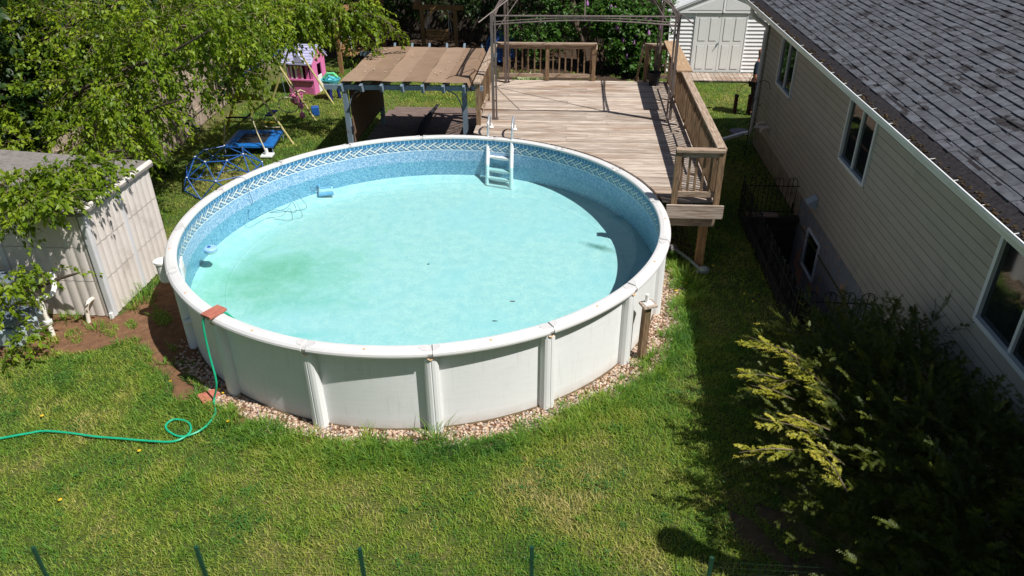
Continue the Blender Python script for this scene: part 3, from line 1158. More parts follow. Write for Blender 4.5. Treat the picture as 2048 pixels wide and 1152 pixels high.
    up2.build('bracket', 'whiteplastic', up)
    m = MB()
    m.tube([er * (RW + .106) + et * (-.035) + Vector((0, 0, 1.13)), er * (RW + .118) + Vector((0, 0, 1.115)), er * (RW + .106) + et * .035 + Vector((0, 0, 1.13))], .009, 5)
    m.build('rust_mark', 'sticker', up)

# liner wall + coved floor
m = MB()
n = 160
vs = []
for k in range(n + 1):
    a = PHI0 + 2 * PI * k / n
    vs += [PV(pc(RIN, a, ZT - .05)), PV(pc(RIN, a, FZ + .10))]
fs = [(2 * k, 2 * k + 1, 2 * k + 3, 2 * k + 2) for k in range(n)]
m.add(vs, fs)
lo = m.build('liner_wall', 'liner', pool, smooth=True)
uv = lo.data.uv_layers.new(name='UVMap')
for p in lo.data.polygons:
    for li in p.loop_indices:
        vi = lo.data.loops[li].vertex_index
        uv.data[li].uv = ((vi // 2) * 2 * PI / n * RIN, lo.data.vertices[vi].co.z)
m = MB()
prof = [(RIN, FZ + .10), (RIN - .10, FZ + .085), (RIN - .28, FZ + .03), (RIN - .36, FZ + .012), (RIN - .385, FZ + .004), (RIN - .42, FZ), (2.6, FZ - .005), (1.3, FZ - .01), (.02, FZ - .012)]
vs = []
for k in range(96):
    a = 2 * PI * k / 96
    for r, z in prof:
        vs.append(PV(pc(r, a, z)))
q = len(prof)
fs = [(k * q + j, k * q + j + 1, ((k + 1) % 96) * q + j + 1, ((k + 1) % 96) * q + j) for k in range(96) for j in range(q - 1)]
m.add(vs, fs)
m.build('pool_floor', 'pool_floor', pool, smooth=True)
# pale seam ring along the cove
m = MB()
m.tube([PV(pc(3.13, 2 * PI * k / 96, FZ - .030)) for k in range(96)], .036, 10, closed=True)
m.build('liner_seam', 'pool_floor', pool, smooth=True)
# skimmer mouth + return on the left wall
aS = math.atan2(-1.0, -3.48)
aS = PHI0 + 13.55 * STEP
er, et = Vector((math.cos(aS), math.sin(aS), 0)), Vector((-math.sin(aS), math.cos(aS), 0))
sk = MB()
sk.box(er * (RIN - .012) + Vector((0, 0, .93)), (.03, .36, .24), (0, 0, aS)).build('skimmer_faceplate', 'whiteplastic', pool, bevel=.008)
MB().box(er * (RIN - .03) + Vector((0, 0, .92)), (.01, .20, .12), (0, 0, aS)).build('skimmer_mouth', 'poolcap', pool)
bk = MB()
bk.lathe(er * (ROUT + .06) + Vector((0, 0, .78)), [(.07, 0), (.085, .02), (.10, .30), (.115, .31), (.115, .335), (.02, .345)], 20)
bk.build('skimmer_bucket', 'whiteplastic', pool, smooth=False)
aR = PHI0 + 14.1 * STEP
er2 = Vector((math.cos(aR), math.sin(aR), 0))
MB().box(er2 * (RIN - .02) + Vector((0, 0, .88)), (.05, .07, .07), (0, 0, aR)).build('return_fitting', 'whiteplastic', pool, bevel=.01)
MB().tube([er2 * (RW + .0) + Vector((0, 0, .5)), er2 * (RW + .09) + Vector((0, 0, .5))], .035, 10).build('outlet_fitting', 'whiteplastic', pool)
# water
m = MB()
m.add([PC + Vector((0, 0, WZ))] + [Vector(pc(RIN - .001, 2 * PI * k / 96, WZ)) for k in range(96)], [(0, 1 + k, 1 + (k + 1) % 96) for k in range(96)])
m.build('pool_water', 'water', kind='structure')

# floating chlorinator
fl = thing('chlorine_floater', 'blue and white floating chlorine dispenser drifting near the left pool wall', 'pool floater', tuple(atz(421, 497, WZ + .03).xy) + (WZ - .05,))
MB().lathe((0, 0, 0), [(.05, .0), (.085, .012), (.10, .03), (.10, .055), (.09, .06)], 24).build('float_body', 'whiteplastic', fl, smooth=False)
MB().lathe((0, 0, .06), [(.104, -.005), (.104, .024), (.085, .042), (.03, .046)], 24).build('float_cap', 'skyblue', fl)
MB().lathe((-.02, 0, .105), [(.028, 0), (.028, .01), (.02, .014)], 14).build('dial', 'bluepaint', fl)
# pool cleaner robot and its cable
pr_ = atz(652, 382, .50)
rb = thing('pool_cleaner', 'white and blue robotic pool cleaner resting under water at the back left', 'pool cleaner', (pr_.x, pr_.y, .44), rz=R(18))
rb.scale = (.82, .82, .82)
MB().box((0, 0, .08), (.34, .24, .13)).build('cleaner_body', 'whiteplastic', rb, bevel=.035)
for sx in (-.12, .12):
    MB().tube([(-.17, sx, .05), (.17, sx, .05)], .045, 10).build('roller', 'skyblue', rb)
MB().box((0, 0, .155), (.26, .05, .02)).build('handle', 'skyblue', rb, bevel=.006)
MB().tube([(-.2, .1, .19), (-.13, .02, .22)], .03, 10).build('cable_float', 'skyblue', rb)
cb = []
a1 = aty(548, 352, 0.1)
pts = [atz(565, 358, ZT + .0) for _ in range(0)]
ac = math.atan2(*(reversed((atz(482, 358, ZT) - PC).xy)))
cpts = [Vector(pc(3.83, ac, ZT - .25)), Vector(pc(3.82, ac, ZT - .02)), Vector(pc(3.72, ac, ZT + .02)), Vector(pc(3.60, ac - .01, ZT)), Vector(pc(3.58, ac - .012, 1.0)), Vector(pc(3.58, ac - .02, .80)),
        atz(500, 410, .7), atz(500, 440, .62), atz(545, 420, .60), atz(590, 425, .55), atz(585, 405, .56), atz(570, 418, .55), atz(540, 425, .56), atz(610, 418, .56), atz(600, 395, .58), atz(576, 380, .62), atz(590, 372, .62), atz(625, 376, .6), Vector((pr_.x - .15, pr_.y + .02, .6))]


def smooth_path(pts, sub=6):
    out = []
    P = [Vector(p) for p in pts]
    for i in range(len(P) - 1):
        p0, p1, p2, p3 = P[max(i - 1, 0)], P[i], P[i + 1], P[min(i + 2, len(P) - 1)]
        for s in range(sub):
            t = s / sub
            out.append(.5 * ((2 * p1) + (p2 - p0) * t + (2 * p0 - 5 * p1 + 4 * p2 - p3) * t * t + (3 * p1 - p0 - 3 * p2 + p3) * t ** 3))
    out.append(P[-1])
    return out


tag(MB().tube(smooth_path(cpts), .0045, 5).build('cleaner_cable', 'greycable', smooth=True), 'thin dark blue cable looping from the pool rail down into the water', 'cable')
# leaf on the water
lf = atz(1025, 603, WZ + .006)
m = MB()
m.add([lf + Vector((x, y, .002 + abs(x) * .05)) for x, y in ((-.05, 0), (-.02, .015), (.02, .014), (.05, .004), (.02, -.012), (-.02, -.014))], [(0, 1, 2, 3, 4, 5)])
tag(m.build('fallen_leaf', 'pants'), 'small dark leaf floating on the pool near its front', 'leaf')

# ladder
ld = thing('pool_ladder', 'white pool ladder with two curved metal handrails at the deck edge', 'ladder', (-1.4, 14.3, 0))
lx = []
for X0, sd_ in ((-1.655, -1), (-1.165, 1)):
    yt = 14.22 if sd_ < 0 else 14.06
    base = Vector((-1.4, 14.3, 0))
    yb = yt - .45
    m = MB()
    m.tube([Vector((X0, yt + .0, 1.25)) - base, Vector((X0, yb + .06, .37)) - base], .038, 8)
    m.build('side_rail', 'whiteplastic', ld)
    yf = 14.68 if sd_ > 0 else 14.80
    pp = [Vector((X0, yt, 1.15)), Vector((X0, yt + .03, 1.40))]
    rr_ = (yf - yt - .03) / 2
    for i in range(0, 9):
        a = PI - PI * i / 8
        pp.append(Vector((X0 + .0, yt + .03 + rr_ + rr_ * math.cos(a), 1.42 + .16 * math.sin(a))))
    pp.append(Vector((X0, yf, 1.26)))
    m = MB()
    m.tube([p - base for p in pp], .021, 10)
    hr = m.build('handrail', 'aluminium', ld, smooth=True)
    m = MB()
    m.lathe(Vector((X0, yf, 1.248)) - base, [(.055, 0), (.05, .02), (.028, .035), (.028, .09)], 14)
    m.build('flange', 'whiteplastic', hr)
for z, dy in ((.90, -.10), (.67, -.22), (.53, -.30), (.40, -.37)):
    m = MB()
    y = 14.14 + dy
    vs = []
    for i in range(9):
        x = -1.655 + .49 * i / 8
        yy = y + .08 - .16 * i / 8 + .0 * math.sin(PI * i / 8)
        sg = -.02 * math.sin(PI * i / 8)
        for ddy, ddz in ((-.06, .0), (.06, .0), (.06, -.03 + sg), (-.06, -.03 + sg)):
            vs.append(Vector((x, yy + ddy, z + ddz)) - Vector((-1.4, 14.3, 0)))
    fs = [(i * 4 + j, (i + 1) * 4 + j, (i + 1) * 4 + (j + 1) % 4, i * 4 + (j + 1) % 4) for i in range(8) for j in range(4)]
    fs += [(0, 1, 2, 3), (32, 33, 34, 35)]
    m.add(vs, fs)
    m.build('tread', 'whiteplastic', ld)

# bricks & hose
b0 = atz(423, 627, ZT + .03)
ab = math.atan2(b0.y - PC.y, b0.x - PC.x)
br = MB().box((0, 0, 0), (.255, .175, .038), (0, 0, 0)).build('clay_brick', 'brick', bevel=.006)
br.location = (PC.x + 3.72 * math.cos(ab), PC.y + 3.72 * math.sin(ab), ZT + .034)
br.rotation_euler = (0, 0, ab + R(6))
tag(br, 'flat red brick holding the green hose on the pool rail', 'brick')
b2 = br.copy()
COL.objects.link(b2)
p = atz(420, 797)
b2.location = (p.x, p.y, .035)
b2.rotation_euler = (R(14), R(8), R(50))
b2['label'] = 'red brick on the ground at the foot of the green hose'
hp = [Vector(pc(3.35, ab + .03, WZ + .01)), Vector(pc(3.58, ab + .022, ZT - .05)), Vector(pc(3.66, ab + .01, ZT + .012)), Vector(pc(3.80, ab - .01, ZT + .01)), Vector(pc(3.86, ab - .015, ZT - .10)), Vector(pc(3.89, ab - .01, ZT - .5)), Vector(pc(3.93, ab + .01, .35))]
hp += [atz(px, py, .055) for px, py in [(428, 800), (430, 828), (405, 858), (365, 873), (338, 863), (332, 850), (348, 839), (374, 843), (382, 858), (372, 872), (345, 883), (300, 882), (240, 877), (190, 873), (140, 866), (90, 862), (60, 866), (0, 877), (-60, 890), (-200, 900), (-380, 880)]]
tag(MB().tube(smooth_path(hp, 7), .0135, 7).build('garden_hose', 'hose', smooth=True), 'bright green garden hose running over the pool rail and looping on the lawn', 'hose')

# ================================================================== DECK
ZD = 1.235
DX0, DX1, DY0, DY1 = -1.98, 2.40, 11.28, 18.62
deck = thing('wooden_deck', 'weathered grey wooden deck with railings wrapping the back of the pool', 'deck', (0, 0, 0))
bw, gap = .136, .010
y = DY0
CLEAR = ROUT + .035
while y + bw <= DY1:
    def xs(yy):
        d2 = CLEAR ** 2 - (yy - PC.y) ** 2
        x_ = PC.x + math.sqrt(d2) if d2 > 0 else DX0
        return max(x_, DX0)
    m = MB()
    jit = random.uniform(-.012, .012)
    x0a, x0b = xs(y), xs(y + bw)
    x1 = DX1 - .005 + random.uniform(-.004, .004)
    if x0a < x1 - .1:
        zz = ZD + random.uniform(-.0015, .0015)
        # split some boards at a butt joint
        cuts = [None]
        if x1 - x0b > 3.2 and random.random() < .65:
            xc = random.choice((-.1, .3, .72)) + random.uniform(-.02, .02)
            m.prism([(x0a, y), (xc - .002, y), (xc - .002, y + bw), (x0b, y + bw)], zz - .035, zz)
            m.build('deck_board', 'deckwood', deck)
            m = MB()
            m.prism([(xc + .002, y), (x1, y), (x1, y + bw), (xc + .002, y + bw)], zz - .035, zz)
            m.build('deck_board', 'deckwood', deck)
        else:
            m.prism([(x0a + .0, y), (x1, y), (x1, y + bw), (x0b + .0, y + bw)], zz - .035, zz)
            m.build('deck_board', 'deckwood', deck)
    y += bw + gap
# joists / rim / beams
for xx in (-1.6, -1.0, -.4, .2, .8, 1.4, 2.0):
    y0_ = PC.y + math.sqrt(max(CLEAR ** 2 - (xx - PC.x) ** 2, 0)) if abs(xx - PC.x) < CLEAR else DY0
    y0_ = max(y0_ + .05, DY0 + .05)
    MB().bb(xx - .02, xx + .02, y0_, DY1 - .05, ZD - .20, ZD - .037).build('joist', 'timber', deck)
MB().bb(DX1 - .045, DX1 - .006, DY0 + .0, DY1 - .02, ZD - .22, ZD - .038).build('rim_board', 'railwood_y', deck)
MB().bb(DX0 + .01, DX0 + .05, 14.5, DY1 - .02, ZD - .22, ZD - .038).build('rim_board', 'railwood_y', deck)
MB().bb(DX0 + .06, DX1 - .05, DY1 - .06, DY1 - .02, ZD - .22, ZD - .038).build('rim_board', 'railwood_x', deck)
MB().bb(1.55, 2.45, DY0 - .16, DY0 - .118, ZD - .235, ZD - .012).build('front_board', 'deckwood', deck)
MB().bb(1.60, 2.36, DY0 - .05, DY0 + .02, ZD - .42, ZD - .24).build('beam', 'railwood_x', deck)
for px_, py_ in ((2.22, DY0 + .12), (2.22, 15.0), (2.22, 18.3), (-1.85, 18.3), (-1.85, 15.2), (.2, 18.3), (.2, 15.2)):
    MB().bb(px_ - .065, px_ + .065, py_ - .065, py_ + .065, 0, ZD - .24).build('post', 'cedar', deck)
ZR = ZD + .90
bal_src = MB().bb(-.017, .017, -.017, .017, 0, .78).build('baluster', 'railwood', deck)
bal_src.location = (0, 0, -5)
first = [True]


def railing(a, b, posts, cap_w=.14, mat='railwood_y', sp=.115, z0=ZD, skipends=True, capz=ZR):
    a, b = Vector(a), Vector(b)
    d = (b - a)
    L = d.length
    d.normalize()
    nrm = Vector((-d.y, d.x, 0))
    MB().bar(a + Vector((0, 0, capz - .018)) - d * .04, b + Vector((0, 0, capz - .018)) + d * .04, cap_w, .036).build('rail_cap', mat, deck)
    MB().bar(a + Vector((0, 0, capz - .09)), b + Vector((0, 0, capz - .09)), .036, .088).build('upper_rail', mat, deck)
    MB().bar(a + Vector((0, 0, z0 + .12)), b + Vector((0, 0, z0 + .12)), .036, .088).build('lower_rail', mat, deck)
    for t in posts:
        p = a + d * t
        MB().box(p + Vector((0, 0, (z0 - .18 + capz - .04) / 2)), (.088, .088, capz - .04 - z0 + .18)).build('rail_post', 'railwood', deck)
    t = sp * .8
    while t < L - .04:
        if all(abs(t - q) > .075 for q in posts):
            p = a + d * t + nrm * .036
            loc = (p.x, p.y, z0 + .07)
            rz = (random.uniform(-.012, .012), random.uniform(-.012, .012), random.uniform(-.05, .05))
            if first[0]:
                bal_src.location = loc
                bal_src.rotation_euler = rz
                first[0] = False
            else:
                copy_part(bal_src, deck, loc, rz)
        t += sp


# right side (long), leaning slightly in the photograph but straight here
railing((2.33, DY0 + .0, 0), (2.30, DY1 - .1, 0), [1.9, 3.7, 5.5, 7.1], mat='railwood_y', sp=.105)
# newer wide board on top of the far right cap
MB().bb(2.14, 2.46, 15.9, 18.75, ZR + .001, ZR + .034).build('rail_top_board', 'newwood', deck)
# front short railing at the pool side corner
railing((1.665, DY0 - .07, 0), (2.33, DY0 - .07, 0), [], mat='railwood_x', sp=.108, z0=ZD + .03)
for xx in (1.665, 2.33):
    MB().bb(xx - .045, xx + .045, DY0 - .117, DY0 - .028, ZD - .20, ZR - .036).build('rail_post', 'railwood', deck)
# left side
railing((-1.93, 14.95, 0), (-1.93, DY1 - .1, 0), [.04, 1.8, 3.5], mat='railwood_y', cap_w=.15)
# back, left of the stairs
railing((-1.85, DY1 - .06, 0), (.50, DY1 - .06, 0), [1.2, 2.33], mat='railwood_x', cap_w=.16, sp=.152)
# back, right of the stairs
railing((1.72, DY1 - .06, 0), (2.30, DY1 - .06, 0), [.02], mat='railwood_x', cap_w=.15, sp=.13)
# two boards nailed along the right railing foot (bench plank)
MB().bb(2.02, 2.16, 12.4, 14.6, ZD + .002, ZD + .04).build('loose_plank', 'deckwood', deck)
MB().bb(2.0, 2.14, 14.7, 17.9, ZD + .002, ZD + .04).build('loose_plank', 'deckwood', deck)
# stairs at the back
st = thing('deck_stairs', 'short wooden stairs going down behind the deck opening', 'stairs', (1.1, DY1, 0))
for i in range(5):
    MB().bb(-.52, .52, .03 + i * .26, .29 + i * .26, ZD - .24 * (i + 1) + .0, ZD - .24 * (i + 1) + .036).build('stair_tread', 'railwood_x', st)
for sx in (-.56, .56):
    m = MB()
    m.extr([(sx - .02, .02, ZD - .05), (sx - .02, 1.38, 0.0), (sx - .02, 1.38, -.0), (sx - .02, 1.12, 0.0), (sx - .02, .02, ZD - .34)], (.04, 0, 0))
    m.build('stringer', 'railwood_y', st)
for sx in (-.56, .56):
    MB().bar((sx, .0, ZR - .1), (sx, 1.35, ZR - 1.2), .036, .13).build('stair_rail', 'railwood_y', st)
    MB().bb(sx - .045, sx + .045, 1.3, 1.39, 0, .98).build('rail_post', 'railwood', st)

# pot & tool on deck corner
pt = thing('planter', 'dark plastic planter standing in the back right deck corner', 'planter', (1.93, 18.25, ZD))
MB().lathe((0, 0, 0), [(.11, 0), (.15, .28), (.165, .28), (.165, .31), (.14, .31), (.13, .26)], 16).build('pot', 'black', pt)
MB().tube([(0, 0, .2), (-.02, 0, .55)], .012, 6).build('stem', 'bark', pt)

# ------------------------------------------------------------------ gazebo frame
gz = thing('gazebo_frame', 'bare bronze metal gazebo frame without its canopy on the deck', 'gazebo', (0, 0, 0))
GX0, GX1, GY0, GY1, GZ = -1.66, 2.02, 15.38, 18.36, 3.36
GC = Vector(((GX0 + GX1) / 2, (GY0 + GY1) / 2, 4.55))
for gx in (GX0, GX1):
    for gy in (GY0, GY1):
        sx = 1 if gx == GX0 else -1
        sy = 1 if gy == GY0 else -1
        m = MB()
        m.box((gx, gy, (ZD + GZ) / 2), (.055, .055, GZ - ZD))
        m.box((gx + sx * .065, gy, (ZD + GZ) / 2), (.034, .034, GZ - ZD))
        m.box((gx, gy + sy * .065, (ZD + GZ) / 2), (.034, .034, GZ - ZD))
        for zz in (ZD + .4, ZD + 1.1, ZD + 1.75):
            m.box((gx + sx * .03, gy, zz), (.05, .015, .02))
        po = m.build('post', 'bronze', gz)
        MB().box((gx + sx * .02, gy + sy * .02, ZD + .006), (.16, .16, .008)).build('foot_plate', 'bronze', po)
        # hip rafter overhanging the corner
        c = Vector((gx, gy, GZ))
        d = (GC - c)
        MB().tube([c - d * .13 + Vector((0, 0, .03)), c + d * .96 + Vector((0, 0, .03))], .013, 6).build('hip_rafter', 'bronze', gz)
        MB().tube([c - Vector((0, 0, .45)), c + d * .35], .01, 6).build('brace', 'bronze', gz)
for (a, b) in (((GX0, GY0), (GX1, GY0)), ((GX0, GY1), (GX1, GY1)), ((GX0, GY0), (GX0, GY1)), ((GX1, GY0), (GX1, GY1))):
    A, Bv = Vector((*a, GZ - .03)), Vector((*b, GZ - .03))
    MB().tube([A, Bv], .018, 6).build('header_tube', 'bronze', gz)
    for dz, rr in ((-.17, .016), (-.12, .011)):
        q = [A.lerp(Bv, i / 12) + Vector((0, 0, dz + .09 * math.sin(PI * i / 12))) for i in range(13)]
        MB().tube(q, rr, 6).build('arched_tube', 'bronze', gz)
    mid = (A + Bv) / 2
    MB().tube([mid + Vector((0, 0, -.09)), mid + Vector((0, 0, .0))], .012, 6).build('king_stub', 'bronze', gz)
    MB().tube([mid, GC + Vector((0, 0, -.08))], .011, 6).build('common_rafter', 'bronze', gz)
MB().lathe(GC - Vector((0, 0, .1)), [(.05, 0), (.07, .05), (.05, .12)], 12).build('hub', 'bronze', gz)

# ================================================================== HOUSE
HX, HY0, HY1 = 4.33, -3.0, 17.72
EX, EZ, SL = 3.93, 3.19, .33
house = thing('house', 'beige sided house with grey shingle roof and white gutter along the right', 'house', (HX, 8, 0))
HO = Vector((HX, 8, 0))


def HP(m, name, mat, parent=None, **k):
    m.v = [tuple(Vector(v) - HO) for v in m.v]
    return m.build(name, mat, parent or house, **k)


WINS = [(15.16, 16.39, 1.81, 2.90, 15.16 + .62), (10.65, 11.88, 1.79, 2.90, 11.26), (4.55, 7.05, 1.80, 2.90, 6.33)]
# foundation wall with a basement window opening
FW = (11.92, 12.66, -.57, .18)
m = MB()
m.bb(HX + .03, HX + .25, HY0, FW[0], -1.1, .5)
m.bb(HX + .03, HX + .25, FW[1], HY1 - .02, -1.1, .5)
m.bb(HX + .03, HX + .25, FW[0] + .0, FW[1] - .0, FW[3], .499)
m.bb(HX + .03, HX + .25, FW[0] + .0, FW[1] - .0, -1.1, FW[2])
HP(m, 'foundation', 'foundation')
m = MB().bb(HX + .022, HX + .03, 13.4, HY1 - .02, -.01, .495)
HP(m, 'foundation_coating', 'blockwall')
# inner wall core behind siding
m = MB()
for (y0, y1) in ((HY0, 4.55), (7.05, 10.65), (11.88, 15.16), (16.39, HY1 - .01)):
    m.bb(HX + .03, HX + .2, y0, y1, .5, 3.12)
for w in WINS:
    m.bb(HX + .03, HX + .2, w[0], w[1], .5, w[2])
    m.bb(HX + .03, HX + .2, w[0], w[1], w[3], 3.12)
m.bb(HX + .2, 13.0, HY1 - .2, HY1 - .01, 0, 3.1)
m.bb(12.8, 13.0, HY0, HY1, 0, 3.1)
m.bb(HX + .2, 13.0, HY0, HY0 + .2, 0, 3.1)
HP(m, 'wall_core', 'soffit')
# gable end triangle on far and near side
for yy in (HY0, HY1 - .2):
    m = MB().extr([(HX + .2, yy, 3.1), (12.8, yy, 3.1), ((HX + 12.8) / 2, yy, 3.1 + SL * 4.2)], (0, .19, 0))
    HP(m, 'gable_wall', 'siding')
# siding boards
EXP = .1245
nc = int((3.12 - .49) / EXP) + 1
for i in range(nc):
    z0 = .49 + i * EXP
    z1 = min(z0 + EXP + .012, 3.14)
    ivs = [(HY0, HY1)]
    for w in WINS:
        if z0 < w[3] and z1 > w[2]:
            nv = []
            for (a, b) in ivs:
                if w[0] > a and w[1] < b:
                    nv += [(a, w[0]), (w[1], b)]
                else:
                    nv.append((a, b))
            ivs = nv
    for (a, b) in ivs:
        y = a
        L0 = random.uniform(1.2, 3.66)
        while y < b - .02:
            e = min(y + L0, b)
            if b - e < .4:
                e = b
            j = random.uniform(-.0015, .0015)
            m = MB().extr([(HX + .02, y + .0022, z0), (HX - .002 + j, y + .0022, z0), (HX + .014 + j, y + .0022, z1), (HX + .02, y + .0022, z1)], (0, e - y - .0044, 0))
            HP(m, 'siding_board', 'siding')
            y = e
            L0 = 3.66
# corner board
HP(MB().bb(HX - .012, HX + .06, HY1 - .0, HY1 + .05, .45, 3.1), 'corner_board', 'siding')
# windows
for (y0, y1, z0, z1, ym) in WINS:
    fw = .055
    m = MB()
    m.bb(HX - .03, HX + .05, y0, y0 + fw, z0, z1)
    m.bb(HX - .03, HX + .05, y1 - fw, y1, z0, z1)
    m.bb(HX - .03, HX + .05, y0 + fw, y1 - fw, z1 - fw, z1 - .0)
    m.bb(HX - .045, HX + .05, y0 + fw, y1 - fw, z0, z0 + fw)
    f = HP(m, 'window_frame', 'winframe')
    HP(MB().bb(HX - .018, HX + .045, ym - .022, ym + .022, z0 + fw, z1 - fw), 'mullion', 'winframe', f)
    for (a, b) in ((y0 + fw, ym - .022), (ym + .022, y1 - fw)):
        HP(MB().bb(HX + .012, HX + .018, a, b, z0 + fw, z1 - fw), 'pane', 'glass', f)
        HP(MB().bb(HX + .05, HX + .055, a, b, z0 + fw, z1 - fw), 'dark_interior', 'darkroom', f)
    HP(MB().bb(HX + .03, HX + .045, y0 + fw, y1 - fw, z0 + fw, z0 + fw + .03), 'inner_sill', 'winframe', f)
y0, y1, z0, z1 = FW
m = MB()
fw = .035
m.bb(HX + .0, HX + .06, y0, y0 + fw, z0, z1)
m.bb(HX + .0, HX + .06, y1 - fw, y1, z0, z1)
m.bb(HX + .0, HX + .06, y0 + fw, y1 - fw, z1 - fw, z1)
m.bb(HX + .0, HX + .06, y0 + fw, y1 - fw, z0, z0 + fw)
f = HP(m, 'window_frame', 'winframe')
HP(MB().bb(HX + .03, HX + .04, y0 + fw, y1 - fw, z0 + fw, z1 - fw), 'pane', 'glass', f)
# soffit, fascia, gutter
HP(MB().bb(EX + .03, HX + .03, HY0 - .3, HY1 + .55, 3.10, 3.115), 'soffit', 'soffit')
HP(MB().bb(EX, EX + .03, HY0 - .3, HY1 + .55, 3.09, 3.22), 'fascia', 'soffit')
g0 = EX - .095
gp = [(g0, 3.215), (g0 - .006, 3.205), (g0, 3.175), (g0 + .02, 3.13), (g0 + .03, 3.10), (EX - .002, 3.10), (EX - .002, 3.17), (EX - .01, 3.17), (EX - .01, 3.11), (g0 + .034, 3.11), (g0 + .016, 3.17), (g0 + .016, 3.215)]
m = MB().extr([(x, HY0 - .3, z) for x, z in gp], (0, HY1 - HY0 + .85, 0))
gut = HP(m, 'gutter', 'gutter')
y = HY0
while y < HY1 + .5:
    HP(MB().box((g0 + .045, y, 3.218), (.07, .008, .005), (0, R(-5), R(8))), 'gutter_spike', 'gutter', gut)
    y += .61
HP(MB().bb(g0 + .036, EX - .012, HY0 - .3, HY1 + .53, 3.115, 3.178), 'gutter_debris', 'debris', gut)


def roofz(x):
    return EZ + .035 + SL * (x - EX)


# roof slabs
RX = (HX + 12.8) / 2
m = MB().extr([(EX - .02, HY0 - .35, roofz(EX - .02) - .015), (RX, HY0 - .35, roofz(RX) - .015), (2 * RX - EX, HY0 - .35, roofz(EX) - .015), (2 * RX - EX, HY0 - .35, roofz(EX) - .09), (RX, HY0 - .35, roofz(RX) - .09), (EX + .02, HY0 - .35, roofz(EX) - .07)], (0, HY1 - HY0 + .95, 0))
HP(m, 'roof_deck', 'starter')
# starter strip (the dark first course)
m = MB().extr([(EX - .05, HY0 - .36, roofz(EX - .05) + .001), (EX + .22, HY0 - .36, roofz(EX + .22) + .001), (EX + .22, HY0 - .36, roofz(EX + .22) - .01), (EX - .05, HY0 - .36, roofz(EX - .05) - .012)], (0, HY1 - HY0 + .97, 0))
HP(m, 'starter_strip', 'starter')
y = HY0 - .3
while y < HY1 + .3:
    w = random.uniform(.28, .34)
    q = random.uniform(.0, .004)
    m = MB().extr([(EX - .058, y, roofz(EX - .058) + .002 + q), (EX + .218, y, roofz(EX + .218) + .006 + q), (EX + .218, y, roofz(EX + .218) + .001), (EX - .058, y, roofz(EX - .058) - .006)], (0, w - .006, 0))
    HP(m, 'starter_shingle', 'starter')
    y += w
# leaf litter and moss caught along the eave
_m = MB()
for k in range(420):
    y_ = random.uniform(4, HY1)
    x_ = EX - .05 + abs(random.gauss(0, .03))
    z_ = (roofz(x_) + .006)
    _m.box((x_, y_, z_ + .004), (random.uniform(.01, .035), random.uniform(.01, .03), .008), (random.uniform(-.4, .4), random.uniform(-.4, .4), random.uniform(0, 3)))
HP(_m, 'eave_litter', 'debris', kind='stuff')
roof = MB()
roofx = Matrix.Rotation(-math.atan(SL), 3, 'Y')
EXPR = .126
rows = []
nrow = int((RX - EX - .15) / (EXPR * math.cos(math.atan(SL)))) + 1
shin = []
for i in range(nrow):
    xa = EX + .13 + i * EXPR * math.cos(math.atan(SL))
    y = HY0 - .35 - random.uniform(0, .3)
    while y < HY1 + .6:
        w = random.choice((.10, .13, .16, .20, .25)) * random.uniform(.9, 1.1)
        e = min(y + w, HY1 + .61)
        shin.append((xa, y, e, random.random()))
        y = e + .004
camd = [((xa - 0) ** 2 + ((a + b) / 2) ** 2 + 4, k) for k, (xa, a, b, r) in enumerate(shin) if xa < 8.2 and (a + b) / 2 > 5.2]
vis = []
for d, k in camd:
    xa, a, b, r = shin[k]
    q = Vector((xa, (a + b) / 2, roofz(xa))) - Vector((0, 0, CAM_H))
    dd = q.dot(F_)
    X_, Y_ = 1024 + CAM_F * q.dot(R_) / dd, 576 - CAM_F * q.dot(U_) / dd
    if -20 < X_ < 2068 and -20 < Y_ < 1172:
        vis.append((dd, k))
vis.sort()
near = set(k for d, k in vis[:300])


def shingle_mesh(m, xa, a, b, r):
    xb = xa + (EXPR + .03) * .95
    th = .008 + .009 * (r > .5)
    dx = .0 if r < .5 else -.01
    zA, zB = roofz(xa + dx) + .004 + th, roofz(xb) + .001
    m.add([(xa + dx, a, zA - th - .008), (xa + dx, b, zA - th - .008), (xa + dx, b, zA), (xa + dx, a, zA), (xb, b, zB), (xb, a, zB)], [(0, 1, 2, 3), (3, 2, 4, 5), (0, 3, 5), (1, 4, 2)])


rest = MB()
# colour variety for the joined rest comes from three joined parts' object random
rests = [MB() for _ in range(5)]
for k, (xa, a, b, r) in enumerate(shin):
    if k in near:
        m = MB()
        shingle_mesh(m, xa, a, b, r)
        HP(m, 'shingle', 'shingle')
    else:
        shingle_mesh(rest, xa, a, b, r)


def shingle_stuff_material():
    """same shingle colours, with the tab-to-tab variation read from an attribute"""
    t = NT('shingle_field')
    at = t.node('ShaderNodeAttribute', attribute_name='rnd')
    f = t.noise(t.vec('Object'), 9, 5)
    c = t.ramp(f, (.35, (.105, .112, .13)), (.68, (.062, .062, .07)))
    hs = t.node('ShaderNodeHueSaturation')
    t.link(c, hs.inputs['Color'])
    t.link(t.math('MULTIPLY_ADD', at.outputs['Fac'], .42, .79), hs.inputs['Value'])
    d = t.noise(t.vec('Object', (2.5, 1, 1)), 2.4, 6, .65)
    t.base(t.mix(t.ramp(d, (.56, (0, 0, 0)), (.62, (1, 1, 1))), hs.outputs[0], (.028, .025, .027, 1)))
    t.p.inputs['Roughness'].default_value = .9
    t.p.inputs['Specular IOR Level'].default_value = .25
    t.bump(f, .6, .004)
    return t.m


